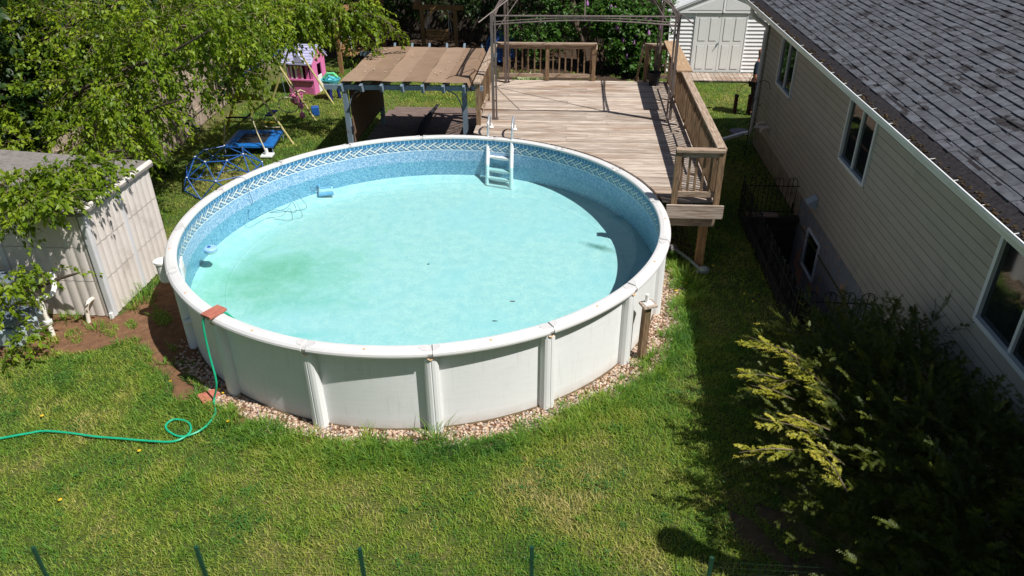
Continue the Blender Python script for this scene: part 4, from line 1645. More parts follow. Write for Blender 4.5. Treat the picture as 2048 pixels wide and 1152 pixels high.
MAT['shingle_field'] = shingle_stuff_material()
nsh = len(rest.v) // 6
so = HP(rest, 'shingle', 'shingle_field', kind='stuff')
at_ = so.data.attributes.new('rnd', 'FLOAT', 'POINT')
at_.data.foreach_set('value', np.repeat(np.random.default_rng(3).random(nsh), 6).astype(np.float32))
# far roof slope cover
m = MB().extr([(RX, HY0 - .35, roofz(RX) + .01), (2 * RX - EX, HY0 - .35, roofz(EX) + .005), (2 * RX - EX, HY0 - .35, roofz(EX)), (RX, HY0 - .35, roofz(RX))], (0, HY1 - HY0 + .95, 0))
HP(m, 'far_roof_slope', 'starter')
# unseen capped pipe added near the eave to cast a shadow on the lawn
m = MB().cyl((4.3, 3.8, 3.2), .13, 1.65, 14)
m.lathe((4.3, 3.8, 4.85), [(.14, 0), (.19, .03), (.19, .10), (.05, .16)], 14)
HP(m, 'shadow_caster', 'gutter')
# downspout at far corner with elbow and ground extension
m = MB()
cpx = HX - .07
m.tube(smooth_path([(EX - .03, HY1 + .0, 3.11), (EX - .03, HY1 + .0, 3.02), (EX + .08, HY1 - .01, 2.88), (cpx, HY1 - .02, 2.72), (cpx, HY1 - .02, 2.55)], 5), .045, 8)
m.tube([(cpx, HY1 - .02, 2.6), (cpx, HY1 - .02, .35), (cpx - .03, HY1 + .02, .22)], .045, 8)
HP(m, 'downspout', 'winframe')
de = MB().bar((4.18, 17.9, .20), (3.25, 17.35, .10), .085, .065)
de.bar((4.26, 17.82, .24), (4.15, 17.86, .19), .09, .07)
tag(de.build('downspout_extension', 'gutter', bevel=.01), 'white downspout extension lying across the grass from the house corner', 'downspout')
# vents and pipes
for yy, zz, dz in ((16.79, .80, -.07), (16.37, .82, -.10)):
    m = MB().tube(smooth_path([(HX + .02, yy, zz), (HX - .10, yy, zz), (HX - .16, yy, zz + dz * .5), (HX - .17, yy, zz + dz)], 4), .032, 8)
    HP(m, 'vent_pipe', 'pvc')
HP(MB().tube([(HX + .02, 16.56, .78), (HX - .27, 16.56, .78)], .03, 8), 'vent_pipe', 'pvc')
m = MB().extr([(HX, 12.42, .84), (HX - .16, 12.42, .74), (HX - .16, 12.42, .70), (HX, 12.42, .62)], (0, .22, 0))
HP(m, 'dryer_vent', 'filterbase')
HP(MB().tube([(HX - .01, 13.7, .2), (HX - .01, 13.7, 0)], .02, 6), 'small_pipe', 'iron')

# ------------------------------------------------------------------ window well with timber walls and iron fence
well = thing('window_well', 'dark timber lined window well dug beside the house foundation', 'window well', (WX0, WY0, 0))
WO = Vector((WX0, WY0, 0))


def WP(m, name, mat, parent=well, **k):
    m.v = [tuple(Vector(v) - WO) for v in m.v]
    return m.build(name, mat, parent, **k)


WP(MB().bb(WX0, HX + .03, WY0, WY1, -1.02, -1.0), 'well_floor', 'darkdirt')
for i in range(7):
    z1 = .06 - i * .145
    WP(MB().bb(WX0 - .02, HX + .02, WY1, WY1 + .09, z1 - .14, z1), 'timber', 'timber')
    WP(MB().bb(WX0 - .09, WX0, WY0, WY1, z1 - .14, z1), 'timber', 'timber')
    WP(MB().bb(WX0 - .02, HX + .02, WY0 - .09, WY0, z1 - .14, z1), 'timber', 'timber')
WP(MB().bb(WX0 + .0, HX - .36, WY1 - .05, WY1 + .12, .062, .10), 'cap_board', 'railwood_x')
WP(MB().bb(HX - .36, HX + .01, WY1 - .12, WY1 + .02, .0, .09), 'cap_block', 'timber')

ifn = thing('iron_fence', 'black iron garden fence with hoop tops around the window well', 'fence', (WX0, WY0, 0))


def fence_run(a, b, npanel):
    a, b = Vector(a), Vector(b)
    d = (b - a).normalized()
    L = (b - a).length / npanel
    for k in range(npanel):
        s = a + d * (L * k)
        for zz in (.10, .62):
            WP(MB().bar(s + Vector((0, 0, zz)), s + d * L + Vector((0, 0, zz)), .014, .014), 'rail', 'iron', ifn)
        WP(MB().tube([s, s + Vector((0, 0, .78))], .012, 6).lathe(s + Vector((0, 0, .78)), [(.012, 0), (.02, .02), (.012, .04)], 6), 'fence_post', 'iron', ifn)
        nb = max(2, round(L / .28))
        for j in range(nb):
            c0 = s + d * (L * (j + .16) / nb)
            c1 = s + d * (L * (j + .84) / nb)
            rr = (c1 - c0).length / 2
            mid = (c0 + c1) / 2
            pts = [c0, c0 + Vector((0, 0, .70))] + [mid - d * rr * math.cos(PI * q / 8) + Vector((0, 0, .70 + rr * math.sin(PI * q / 8))) for q in range(1, 8)] + [c1 + Vector((0, 0, .70)), c1]
            WP(MB().tube(pts, .0065, 5), 'hoop', 'iron', ifn)
            WP(MB().tube([mid, mid + Vector((0, 0, .74))], .006, 5).lathe(mid + Vector((0, 0, .72)), [(.004, 0), (.016, .02), (.002, .06)], 5), 'picket', 'iron', ifn)
            sc = []
            for sg in (-1, 1):
                sc = [mid + d * sg * (.012 + (.034 - .0028 * q) * (1 - math.cos(q * .62))) + Vector((0, 0, .46 + .05 * math.sin(q * .62))) for q in range(9)]
                WP(MB().tube(sc, .004, 4), 'scroll', 'iron', ifn)


IZ = 0.02
fence_run((3.27, 13.46, IZ), (4.30, 13.46, IZ), 1)
fence_run((3.24, 9.26, IZ), (3.24, 13.44, IZ), 5)
fence_run((3.27, 9.22, IZ), (4.30, 9.22, IZ), 1)

# ================================================================== WHITE SHED
SY = 24.3
ws = thing('white_shed', 'white vinyl clapboard shed with double doors behind the deck', 'shed', (4.5, SY, 0))
WSO = Vector((4.5, SY, 0))


def SP(m, name, mat, parent=None, **k):
    m.v = [tuple(Vector(v) - WSO) for v in m.v]
    return m.build(name, mat, parent or ws, **k)


SX0, SX1, SH = 2.92, 6.05, 1.84
DXa, DXb = 3.70, 5.22
SP(MB().bb(SX0 + .02, SX1 - .02, SY + .03, SY + 3, .02, SH), 'shed_body', 'poolcap')
z = .06
while z < SH - .03:
    for (a, b) in ((SX0, DXa - .03), (DXb + .03, SX1)):
        m = MB().extr([(a, SY - .012, z), (a, SY + .028, z), (a, SY + .028, z + .103), (a, SY + .016, z + .103)], (b - a, 0, 0))
        SP(m, 'clapboard', 'vinyl')
    z += .117
for k, xx in enumerate((SX0 - .02, DXa - .03, DXb, SX1)):
    SP(MB().bb(xx, xx + .03, SY - .03, SY + .03, .02, SH), 'corner_trim', 'vinyl')
SP(MB().bb(DXa - .0, DXb - .0, SY + .012, SY + .028, .04, SH - .0), 'door_recess', 'gap')
dm = (DXa + DXb) / 2
for (a, b) in ((DXa + .008, dm - .005), (dm + .005, DXb - .008)):
    d = SP(MB().bb(a, b, SY - .022, SY + .01, .05, SH - .03), 'door', 'shed_door')
    for zz0, zz1 in ((.14, .90), (1.0, SH - .13)):
        w = (b - a - .24) / 2
        for j in range(2):
            xa = a + .08 + j * (w + .08)
            SP(MB().bb(xa, xa + w, SY - .0235, SY - .0215, zz0, zz1), 'panel_groove', 'steel' if False else 'poolcap', d)
            SP(MB().bb(xa + .018, xa + w - .018, SY - .032, SY - .0236, zz0 + .018, zz1 - .018), 'raised_panel', 'shed_door', d, bevel=.006)
SP(MB().box((dm - .02, SY - .05, .95), (.03, .03, .05)).bar((dm - .03, SY - .05, .93), (dm - .09, SY - .07, .82), .02), 'latch', 'steel')
# gable
m = MB().extr([(SX0 - .06, SY - .06, SH), (SX1 + .06, SY - .06, SH), ((SX0 + SX1) / 2, SY - .06, SH + .62)], (0, .09, 0))
SP(m, 'gable', 'vinyl')
for sg in (-1, 1):
    cx = (SX0 + SX1) / 2
    m = MB().extr([(cx + sg * .06, SY - .068, SH + .09), (cx + sg * 1.05, SY - .068, SH + .09), (cx + sg * .06, SY - .068, SH + .47)], (0, .012, 0))
    SP(m, 'gable_panel', 'shed_door')
    m = MB()
    m.extr([(cx, SY - .1, SH + .66), (cx + sg * 1.72, SY - .1, SH - .03), (cx + sg * 1.72, SY - .1, SH + .02), (cx, SY - .1, SH + .71)], (0, 3.2, 0))
    r_ = SP(m, 'roof_slope', 'shedroofwhite')
    for q in range(7):
        yy = SY - .1 + q * .5
        m = MB().bar((cx + sg * .02, yy, SH + .725), (cx + sg * 1.70, yy, SH + .035), .02, .02)
        SP(m, 'roof_rib', 'vinyl', r_)
SP(MB().bb((SX0 + SX1) / 2 - .02, (SX0 + SX1) / 2 + .02, SY - .075, SY - .055, SH + .02, SH + .62), 'gable_strip', 'vinyl')

wk = thing('boardwalk', 'low boardwalk of short weathered planks in front of the white shed', 'boardwalk', (4.4, 23.7, 0))
x = 2.98
while x < 6.3:
    w = random.uniform(.125, .14)
    MB().box((x + w / 2 - 4.4, random.uniform(-.02, .02), .05), (w, .92, .03), (0, 0, random.uniform(-.01, .01))).build('plank', 'deckwood', wk)
    x += w + .012
MB().box((.2, -.3, .018), (3.2, .08, .03)).build('bearer', 'timber', wk)
MB().box((.2, .3, .018), (3.2, .08, .03)).build('bearer', 'timber', wk)

# ================================================================== RESIN SHED (left)
rs = thing('resin_shed', 'low beige plastic storage shed with fluted walls under the tree left of the pool', 'shed', (-6.9, 9.15, 0))
SXr, SYf, SYb, SXl, SHr = -6.90, 9.15, 11.05, -10.2, 1.72
RSO = Vector((-6.9, 9.15, 0))


def RP(m, name, mat, parent=None, **k):
    m.v = [tuple(Vector(v) - RSO) for v in m.v]
    return m.build(name, mat, parent or rs, **k)


def fluted(a, b, outn, z0, z1, per=.155, amp=.021):
    a, b, outn = Vector(a), Vector(b), Vector(outn)
    L = (b - a).length
    n = max(8, int(L / per * 10))
    vs = []
    for i in range(n + 1):
        t = i / n
        s = t * L / per
        off = amp * (abs(math.sin(PI * s)) ** .6) - amp
        p = a.lerp(b, t) + outn * off
        vs += [(p.x, p.y, z0), (p.x, p.y, z1)]
    q = [a - outn * .06, b - outn * .06]
    fs = [(2 * i, 2 * i + 2, 2 * i + 3, 2 * i + 1) for i in range(n)]
    m = MB()
    m.add(vs, fs)
    k = len(m.v)
    m.add([(q[0].x, q[0].y, z0), (q[0].x, q[0].y, z1), (q[1].x, q[1].y, z0), (q[1].x, q[1].y, z1)], [(0, 2, 3, 1)])
    return m


ym = (SYf + SYb) / 2
for zi, (z0, z1) in enumerate(((.02, .62), (.628, 1.18), (1.188, SHr))):
    for (a, b) in ((SYf + .10, ym - .05), (ym + .05, SYb - .02)):
        RP(fluted((SXr, a, 0), (SXr, b, 0), (1, 0, 0), z0, z1), 'wall_panel', 'shedwall', smooth=True)
    for (a, b) in ((-8.3, SXr - .10), (-9.75, -8.38)):
        RP(fluted((a, SYf, 0), (b, SYf, 0), (0, -1, 0), z0, z1), 'wall_panel', 'shedwall', smooth=True)
RP(MB().bb(SXl, SXr - .03, SYf + .03, SYb - .01, .01, SHr), 'shed_core', 'shedwall')
for cpt in ((SXr - .045, SYf + .045), (SXr - .03, ym)):
    RP(MB().box((cpt[0] + .01, cpt[1], SHr / 2), (.11 if cpt[1] < ym - .2 else .05, .10, SHr - .01)), 'trim_strip', 'shedtrim', bevel=.02)
RP(MB().box((-8.34, SYf + .02, SHr / 2), (.08, .05, SHr - .01)), 'trim_strip', 'shedtrim', bevel=.015)
m = MB()
m.extr([(SXr + .06, SYf - .07, SHr + .0), (SXr + .06, SYf - .07, SHr + .05), (SXr - .05, SYf - .07, SHr + .085), (SXl, SYf - .07, SHr + .28), (SXl, SYf - .07, SHr + .0)], (0, SYb - SYf + .12, 0))
RP(m, 'shed_roof', 'shedroof', bevel=.01)
for q, (a, b) in enumerate(((SYf - .06, SYf + .42), (SYf + .44, ym - .02), (ym + .0, SYb - .45), (SYb - .43, SYb + .05))):
    RP(MB().tube([(SXr + .015, a, SHr + .058), (SXr + .015, b, SHr + .058)], .045, 8), 'roof_edge_roll', 'shedwall')
# pipes & filter box
tag(MB().tube(smooth_path([atz(178, 645, 0), atz(180, 645, 0) + Vector((0, .02, .2)), Vector((-7.18, 9.02, .30)), Vector((-7.17, 9.08, .33)), Vector((-7.16, 9.16, .33))], 4), .03, 10).build('pipe_stub', 'pvc', smooth=True),
    'short white pvc elbow pipe rising beside the beige shed wall', 'pipe')
pp = thing('pvc_pipework', 'white pvc pipe running from the pool filter to the beige shed', 'pipe', tuple(atz(107, 672).xy) + (0,))
b_ = atz(107, 672)
T_ = Vector((b_.x - .02, b_.y + .03, .62))
MB().tube([Vector((0, 0, 0)), T_ - b_], .034, 10).build('riser', 'pvc', pp)
MB().cyl((-.005, .01, .22), .055, .05, 12).build('collar', 'whiteplastic', pp)
MB().tube(smooth_path([T_ - b_ + Vector((-.35, -.05, 0)), T_ - b_, T_ - b_ + Vector((.13, .14, .04)), Vector((-7.62, 9.12, .74)) - b_, Vector((-7.60, 9.18, .76)) - b_], 4), .036, 10).build('cross_pipe', 'whiteplastic', pp)
MB().cyl(Vector((-7.62, 9.08, .70)) - b_, .05, .09, 12).build('end_fitting', 'whiteplastic', pp)
for (n_, px, py) in (('x', 225, 637),):
    p = atz(px, py)
    tag(MB().box((p.x, p.y, .05), (.04, .05, .1)).build('ground_stub', 'winframe'), 'tiny grey valve stub at the shed corner', 'valve')
fb = thing('filter_box', 'blue grey plastic pool equipment box with ribbed lid beside the shed', 'equipment box', (-8.25, 8.55, 0))
MB().box((0, 0, .14), (.95, .62, .28)).build('box_base', 'filterbase', fb, bevel=.05)
MB().box((0, .03, .33), (.86, .56, .10), (R(-7), 0, 0)).build('box_lid', 'filterbox', fb, bevel=.03)
for i in range(7):
    MB().box((-.36 + .12 * i, .03, .39), (.03, .50, .02), (R(-7), 0, 0)).build('lid_rib', 'filterbox', fb)
pm = thing('filter_tank', 'grey blue pump tank half hidden by leaves at the left edge', 'tank', (-8.3, 8.75, 0))
MB().lathe((0, 0, .38), [(.22, 0), (.25, .1), (.25, .42), (.2, .52), (.05, .56)], 20).build('tank_body', 'filterbox', pm)
MB().tube(smooth_path([(.20, -.45, .02), (.42, -.5, .03), (.55, -.3, .05), (.62, -.15, .12)], 5), .014, 6).build('drain_hose', 'winframe', pm)

# ================================================================== PERGOLA
PX0, PX1, PY0, PY1, PZ = -4.82, -2.27, 15.42, 18.35, 1.93
pg = thing('pergola', 'blue grey steel pergola with brown fabric top beside the deck', 'pergola', (PX0, PY0, 0))
PO = Vector((PX0, PY0, 0))


def GP(m, name, mat, parent=None, **k):
    m.v = [tuple(Vector(v) - PO) for v in m.v]
    return m.build(name, mat, parent or pg, **k)


for x_ in (PX0, PX1):
    for y_ in (PY0, PY1):
        GP(MB().bb(x_ - .05, x_ + .05, y_ - .05, y_ + .05, 0, PZ - .1), 'post', 'steel')
for y_ in (PY0 - .03, PY1 + .03):
    GP(MB().bb(PX0 - .42, PX1 + .40, y_ - .03, y_ + .03, PZ - .10, PZ + .0), 'beam', 'steel')
for i in range(7):
    x_ = PX0 - .02 + (PX1 - PX0 + .04) * i / 6
    m = MB().extr([(x_ - .025, PY0 - .26, PZ + .04), (x_ - .025, PY0 - .19, PZ - .11), (x_ - .025, PY0 - .1, PZ - .13), (x_ - .025, PY1 + .1, PZ - .07), (x_ - .025, PY1 + .20, PZ - .02), (x_ - .025, PY1 + .26, PZ + .17), (x_ - .025, PY1 + .14, PZ + .05), (x_ - .025, PY0 - .2, PZ + .05)], (.05, 0, 0))
    GP(m, 'rafter', 'steel')
# fabric strips, darker and lighter alternately; last strip folds down
xs_ = np.linspace(PX0 - .03, PX1 + .08, 7)
for i in range(6):
    m = MB()
    n = 14
    vs = []
    for j in range(n + 1):
        yy = PY0 - .14 + (PY1 - PY0 + .25) * j / n
        for s_ in range(3):
            x_ = xs_[i] + (xs_[i + 1] - xs_[i]) * s_ / 2
            sag = -.02 * math.sin(PI * j / n) * (1 - abs(s_ - 1) * .8) + .012 * math.sin(j * 1.7 + i * 2.3) * (s_ == 1) + .01 * math.sin(j * .9 + i)
            vs.append((x_, yy, PZ + .10 + sag + .004 * (i % 2)))
    fs = [(j * 3 + s_, j * 3 + s_ + 1, (j + 1) * 3 + s_ + 1, (j + 1) * 3 + s_) for j in range(n) for s_ in range(2)]
    m.add(vs, fs)
    GP(m, 'canopy_panel', 'canopy' if i % 2 else 'canopy2', smooth=True)
GP(MB().add([(PX1 + .08, PY0 - .14, PZ + .10), (PX1 + .08, PY1 + .11, PZ + .10), (PX1 + .16, PY1 + .11, PZ - .10), (PX1 + .16, PY0 - .14, PZ - .10)], [(0, 1, 2, 3)]), 'canopy_flap', 'canopy')
# side screen on the left
GP(MB().bb(PX0 + .06, PX0 + .07, PY0 + .08, PY1 - .06, .62, PZ - .12), 'side_screen', 'screen')
GP(MB().tube([(PX0 + .065, PY0 + .08, .62), (PX0 + .065, PY1 - .06, .62)], .014, 6), 'screen_rod', 'black')
for (x_, sg) in ((PX0, 1), (PX1, -1)):
    q = [(x_ + sg * (.05 + .30 * (1 - math.cos(a))), PY0, PZ - .12 - .50 + .50 * math.sin(a)) for a in [PI / 2 * i / 6 for i in range(7)]]
    GP(MB().tube(q, .013, 6), 'curved_brace', 'steel')
GP(MB().box((PX0 + .06, PY0 + .02, .95), (.06, .1, .13)), 'strap_box', 'black')
# fallen petals on canopy
for q in range(26):
    u_, v_ = random.random() ** 1.5, random.random()
    GP(MB().box((PX0 + .1 + u_ * 2.2, PY0 + .1 + v_ * 2.6, PZ + .118), (.035, .02, .006), (0, 0, random.uniform(0, 3))), 'fallen_petal', 'yellowish')
# low patio platform with boards
pf = thing('patio_platform', 'low dark brown composite platform under the pergola', 'platform', (-3.5, 17.9, 0))
y = 15.75
while y < 19.85:
    inset = .0
    if y > 19.6:
        inset = .12
    MB().bb(-4.98 + inset + 3.5, -2.02 + 3.5, y - 17.9, y + .138 - 17.9, .02, .11).build('platform_board', 'patio', pf)
    y += .144
um = thing('folded_umbrella', 'folded black patio umbrella lying on the brown platform', 'umbrella', (-3.8, 18.0, .11))
uv_ = [atz(874, 210, .2) - Vector((-3.8, 18.0, .11)), atz(850, 245, .16) - Vector((-3.8, 18, .11)), atz(838, 275, .16) - Vector((-3.8, 18, .11))]
MB().tube(uv_, [.03, .09, .07], 8).build('furled_cover', 'black', um)
for k in range(3):
    MB().tube([uv_[0] + Vector((k * .03, 0, .02)), uv_[1] + Vector((.05 * k - .05, 0, .08)), uv_[2] + Vector((.06 * k - .06, 0, .07))], .012, 5).build('rib', 'black', um)

# ================================================================== POST, PIPES, FEEDERS
ps = thing('wooden_post', 'weathered wooden post topped by a small board and white pipe beside the pool', 'post', (1.07, 8.60, 0))
MB().box((0, 0, .44), (.095, .095, .88), (0, R(1.2), R(25))).build('post_shaft', 'railwood', ps, bevel=.006)
MB().box((.02, 0, .885), (.20, .17, .035), (R(3), 0, R(25))).build('top_board', 'deckwood', ps, bevel=.006)
MB().box((.02, 0, .905), (.13, .10, .012), (0, 0, R(25))).build('mount_plate', 'gutter', ps)
MB().cyl((.0, .02, .91), .026, .12, 12).build('pipe_stub', 'whiteplastic', ps)
gp_ = [atz(1352, 500, .08), atz(1380, 520, .07), atz(1402, 540, .06)]
gp_t = thing('grey_pipe', 'grey plastic pipe with valve lying in shade by the deck post', 'pipe', tuple(gp_[2]))
MB().tube([p_ - gp_[2] for p_ in gp_], .028, 8).build('pipe_run', 'greypvc', gp_t)
MB().lathe((.04, -.03, -.03), [(.03, 0), (.085, .02), (.09, .07), (.05, .1)], 14).build('valve_body', 'greypvc', gp_t)
MB().tube([(.0, -.0, .02), (-.08, -.09, .0)], .03, 8).build('valve_outlet', 'greypvc', gp_t)
pd = atz(1487, 263, .02)
tag(MB().lathe((pd.x - .1, pd.y, 0), [(.24, 0), (.25, .03), (.22, .04)], 20).build('stepping_stone', 'stone'), 'round purple grey stepping stone in shade near the house corner', 'stepping stone')
tag(MB().box((1.75, 11.9, .04), (.35, .2, .08), (0, 0, .1)).build('concrete_block', 'stone', bevel=.01), 'grey block under the front corner of the deck', 'block')

sh = thing('shepherd_hook', 'black iron shepherd hook with several arms by the house corner', 'plant hook', (3.98, 16.75, 0))
MB().tube([(0, 0, 0), (.02, 0, 1.75)], .009, 6).build('pole', 'iron', sh)
for sg, z_, w_ in ((-1, 1.55, .34), (1, 1.62, .30), (-1, 1.75, .16), (1, 1.25, .10)):
    q = [(.02 + sg * w_ * (1 - math.cos(a)) / 2, 0, z_ + .14 * math.sin(a)) for a in [PI * 1.1 * i / 8 for i in range(9)]]
    q.append((q[-1][0] + sg * .05, 0, q[-1][2] - .0))
    q.append((q[-1][0] + sg * .03, 0, q[-1][2] + .05))
    MB().tube(q, .006, 5).build('arm', 'iron', sh)
for k, (dx, lab) in enumerate(((-.36, 'brown tube bird feeder hanging left of the hook pole, nearest the lawn'), (-.06, 'dark tube bird feeder hanging close to the house corner'))):
    fd = thing('bird_feeder', lab, 'bird feeder', (3.98 + dx, 16.78, 1.02), 'bird feeders on the hook')
    MB().cyl((0, 0, .04), .042, .34, 14).build('feeder_tube', 'feeder', fd)
    MB().lathe((0, 0, .38), [(.055, 0), (.045, .03), (.01, .05)], 14).build('feeder_cap', 'feeder', fd)
    MB().lathe((0, 0, 0), [(.055, 0), (.055, .03), (.03, .045)], 14).build('feeder_tray', 'feeder', fd)
    MB().tube([(0, 0, .42), (0, 0, .60)], .003, 4).build('hanger', 'iron', fd)
    for a in range(3):
        MB().tube([(-.075, 0, .1 + .1 * a), (.075, 0, .1 + .1 * a)], .004, 4).build('perch', 'iron', fd)

# ================================================================== FRONT WIRE FENCE
wf = thing('wire_fence', 'thin green wire mesh fence in front of the lawn at the bottom', 'fence', (-1.7, 4.3, 0))
FO = Vector((-1.7, 4.3, 0))
fpos = [atz(a, b, .92) for a, b in [(65, 1095), (395, 1092), (720, 1098), (1063, 1095), (1423, 1113)]]
fx = [Vector((p.x, p.y, 0)) for p in fpos]
tops = [.92, .92, .92, .92, .92]
fx = [fx[0] * 2 - fx[1]] + fx + [fx[-1] * 2 - fx[-2], fx[-1] * 3 - fx[-2] * 2]
for i, p in enumerate(fx):
    MB().extr([p - FO + Vector((-.018, -.012, 0)), p - FO + Vector((.018, -.012, 0)), p - FO + Vector((.018, .004, 0)), p - FO + Vector((.004, .016, 0)), p - FO + Vector((-.004, .016, 0)), p - FO + Vector((-.018, .004, 0))], (random.uniform(-.02, .02), random.uniform(-.01, .01), .92)).build('fence_post', 'fencegreen', wf)
m = MB()
for i in range(len(fx) - 1):
    a, b = fx[i] - FO, fx[i + 1] - FO
    for k in range(13):
        z_ = .02 + .068 * k
        m.tube([a + Vector((0, .018, z_)), (a + b) / 2 + Vector((0, .018, z_ - .008)), b + Vector((0, .018, z_))], .0011, 3, cap=False)
    nn = 28
    for k in range(nn):
        p = a.lerp(b, k / nn)
        m.tube([p + Vector((0, .019, .0)), p + Vector((0, .019, .835))], .0009, 3, cap=False)
m.build('wire_mesh', 'wire', wf, kind='stuff')

# ================================================================== WOODEN FENCES
lf_ = thing('wooden_fence', 'sunlit weathered picket privacy fence behind the play area on the left', 'fence', (-9.2, 12, 0))
src = MB().extr([(-.01, 0, .03), (-.01, .13, .03), (-.01, .13, 1.66), (-.01, .10, 1.74), (-.01, .03, 1.74), (-.01, 0, 1.66)], (.02, 0, 0)).build('fence_board', 'fencewood', lf_)
y = 12.0
k = 0
while y < 29:
    xoff = -(y - 12) * .075
    if k == 0:
        src.location = (xoff, y - 12, 0)
    else:
        copy_part(src, lf_, (xoff + random.uniform(-.004, .004), y - 12, random.uniform(-.015, .015)), (0, random.uniform(-.01, .01), 0))
    y += .136
    k += 1
for z_ in (.45, 1.25):
    MB().bar((.035, 0, z_), (.035 - 17 * .075, 17, z_), .04, .09).build('fence_rail', 'fencewood', lf_)
for yy in np.arange(0, 17, 2.44):
    MB().bb(.03 - yy * .075, .12 - yy * .075, yy, yy + .09, 0, 1.6).build('fence_post', 'fencewood', lf_)
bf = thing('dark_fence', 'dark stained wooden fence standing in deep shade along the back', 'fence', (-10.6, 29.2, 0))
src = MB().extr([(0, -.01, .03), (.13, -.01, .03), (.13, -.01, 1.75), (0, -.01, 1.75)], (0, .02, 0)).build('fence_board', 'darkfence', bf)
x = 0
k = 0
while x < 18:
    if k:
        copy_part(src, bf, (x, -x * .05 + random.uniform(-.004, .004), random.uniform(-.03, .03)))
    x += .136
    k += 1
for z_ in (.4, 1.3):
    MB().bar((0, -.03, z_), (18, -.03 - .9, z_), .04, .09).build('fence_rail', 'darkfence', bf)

# ================================================================== PLAYGROUND
# dome climber
dc = thing('dome_climber', 'blue tubular geodesic dome climber behind the left pool rail', 'climbing frame', (-7.35, 14.42, 0))


def ringpts(r, z, n, off=0):
    return [Vector((r * math.cos(2 * PI * (k + off) / n), r * math.sin(2 * PI * (k + off) / n), z)) for k in range(n)]


Rg = ringpts(.86, 0.02, 7)
Rm = ringpts(.80, .40, 7, .5)
Rt = ringpts(.50, .70, 7, 1.0)
edges = []
for k in range(7):
    edges += [(Rg[k], Rg[(k + 1) % 7]), (Rg[k], Rm[k]), (Rg[(k + 1) % 7], Rm[k]), (Rm[k], Rm[(k + 1) % 7])]
    edges += [(Rt[k], Rt[(k + 1) % 7]), (Rt[k], Rm[k]), (Rt[k], Rm[(k + 1) % 7])]
for a, b in edges:
    MB().tube([a, b], .013, 6).build('strut', 'bluepaint', dc)
for p in Rm + Rt:
    MB().lathe(p + Vector((0, 0, .008)), [(.02, 0), (.022, .01), (.008, .018)], 8).build('node_cap', 'winframe', dc)

# trampoline
tr = thing('mini_trampoline', 'small square trampoline with shiny blue pad and black handlebar', 'trampoline', (-7.62, 16.75, 0))
c4 = [Vector((-.52, -.58, .24)), Vector((.66, -.50, .24)), Vector((.50, .66, .24)), Vector((-.62, .60, .24))]
for i in range(4):
    a, b = c4[i], c4[(i + 1) % 4]
    ai, bi = a * .58, b * .58
    ai.z = bi.z = .235
    m = MB()
    n = 8
    vs = []
    for j in range(n + 1):
        o_, i_ = a.lerp(b, j / n), ai.lerp(bi, j / n)
        md = (o_ + i_) / 2
        vs += [o_ + Vector((0, 0, -.05)), o_, md + Vector((0, 0, .03 + .008 * math.sin(j * 2.1))), i_]
    fs = [(j * 4 + s_, j * 4 + s_ + 1, (j + 1) * 4 + s_ + 1, (j + 1) * 4 + s_) for j in range(n) for s_ in range(3)]
    m.add(vs, fs)
    m.build('pad', 'bluepad', tr, smooth=True)
    MB().tube([Vector((a.x, a.y, 0)) * .95, Vector((a.x, a.y, .22)) * .95], .016, 6).build('leg', 'steel', tr)
MB().add([v * .585 + Vector((0, 0, .095)) for v in c4], [(0, 1, 2, 3)]).build('jump_mat', 'black', tr)
hb = [Vector((-.60, -.45, 0)), Vector((-.45, -.45, .62)), Vector((-.38, -.45, .84)), Vector((-.30, -.45, .885)), Vector((.20, -.45, .885)), Vector((.27, -.45, .82)), Vector((.34, -.5, .55)), Vector((.50, -.58, .12))]
MB().tube(smooth_path(hb[2:6], 4), .022, 8).build('foam_grip', 'black', tr)
MB().tube([hb[0], hb[1], hb[2]], .016, 6).build('handle_leg', 'yellowish', tr)
MB().tube([hb[5], hb[6], hb[7]], .016, 6).build('handle_leg', 'yellowish', tr)
wb = thing('pole_base', 'white square plastic base on the grass under the trampoline pole', 'pole base', (-7.10, 16.15, 0))
MB().prism([(-.12, -.14), (.16, -.12), (.14, .14), (-.14, .12)], .02, .07).build('base_plate', 'winframe', wb, bevel=.015)
MB().cyl((0, 0, .06), .05, .14, 10, .04).build('socket', 'winframe', wb)

# swing set
sw = thing('swing_set', 'old swing set with yellow legs and blue top bar under the tree', 'swing set', (-7.7, 18.7, 0))
ZA = 1.68
for yy, far in ((-1.66, 0), (.15, 1), (1.75, 2)):
    for sx in (-.88, .93):
        MB().tube([Vector((sx, yy, 0)), Vector((sx * .04, yy, ZA))], .028, 8).build('leg', 'yellowpole' if sx > 0 or far else 'yellowdeep', sw)
MB().bar((-.36, -1.66, 1.15), (.36, -1.66, 1.15), .03, .14).build('gusset', 'yellowdeep', sw)
MB().bar((-.60, -1.66, .55), (.60, -1.66, .55), .03, .03).build('cross_bar', 'yellowdeep', sw)
MB().tube([(0, -2.0, ZA), (0, 2.0, ZA)], .045, 10).build('top_bar', 'bluepaint', sw)
for yy in (-.9, -.4, .5, 1.0):
    MB().tube([(0, yy, ZA), (.08, yy, .48)], .006, 4).build('chain', 'steel', sw)
MB().box((.08, -.65, .46), (.18, .5, .03)).build('swing_seat', 'bluedark', sw, bevel=.01)
MB().tube([(.25, .45, .45), (.30, .6, .62), (.42, .7, .68), (.5, .8, .60)], .02, 6).build('glider_bar', 'yellowish', sw)
g_ = MB()
g_.lathe((.45, .25, .42), [(.06, 0), (.15, .08), (.19, .26), (.17, .26), (.12, .08)], 12)
g_.build('toddler_seat', 'pinklight', sw)
MB().tube([(.45, .25, .6), (.2, .25, 1.2), (.03, .25, ZA)], .008, 4).build('rope', 'yellowish', sw)
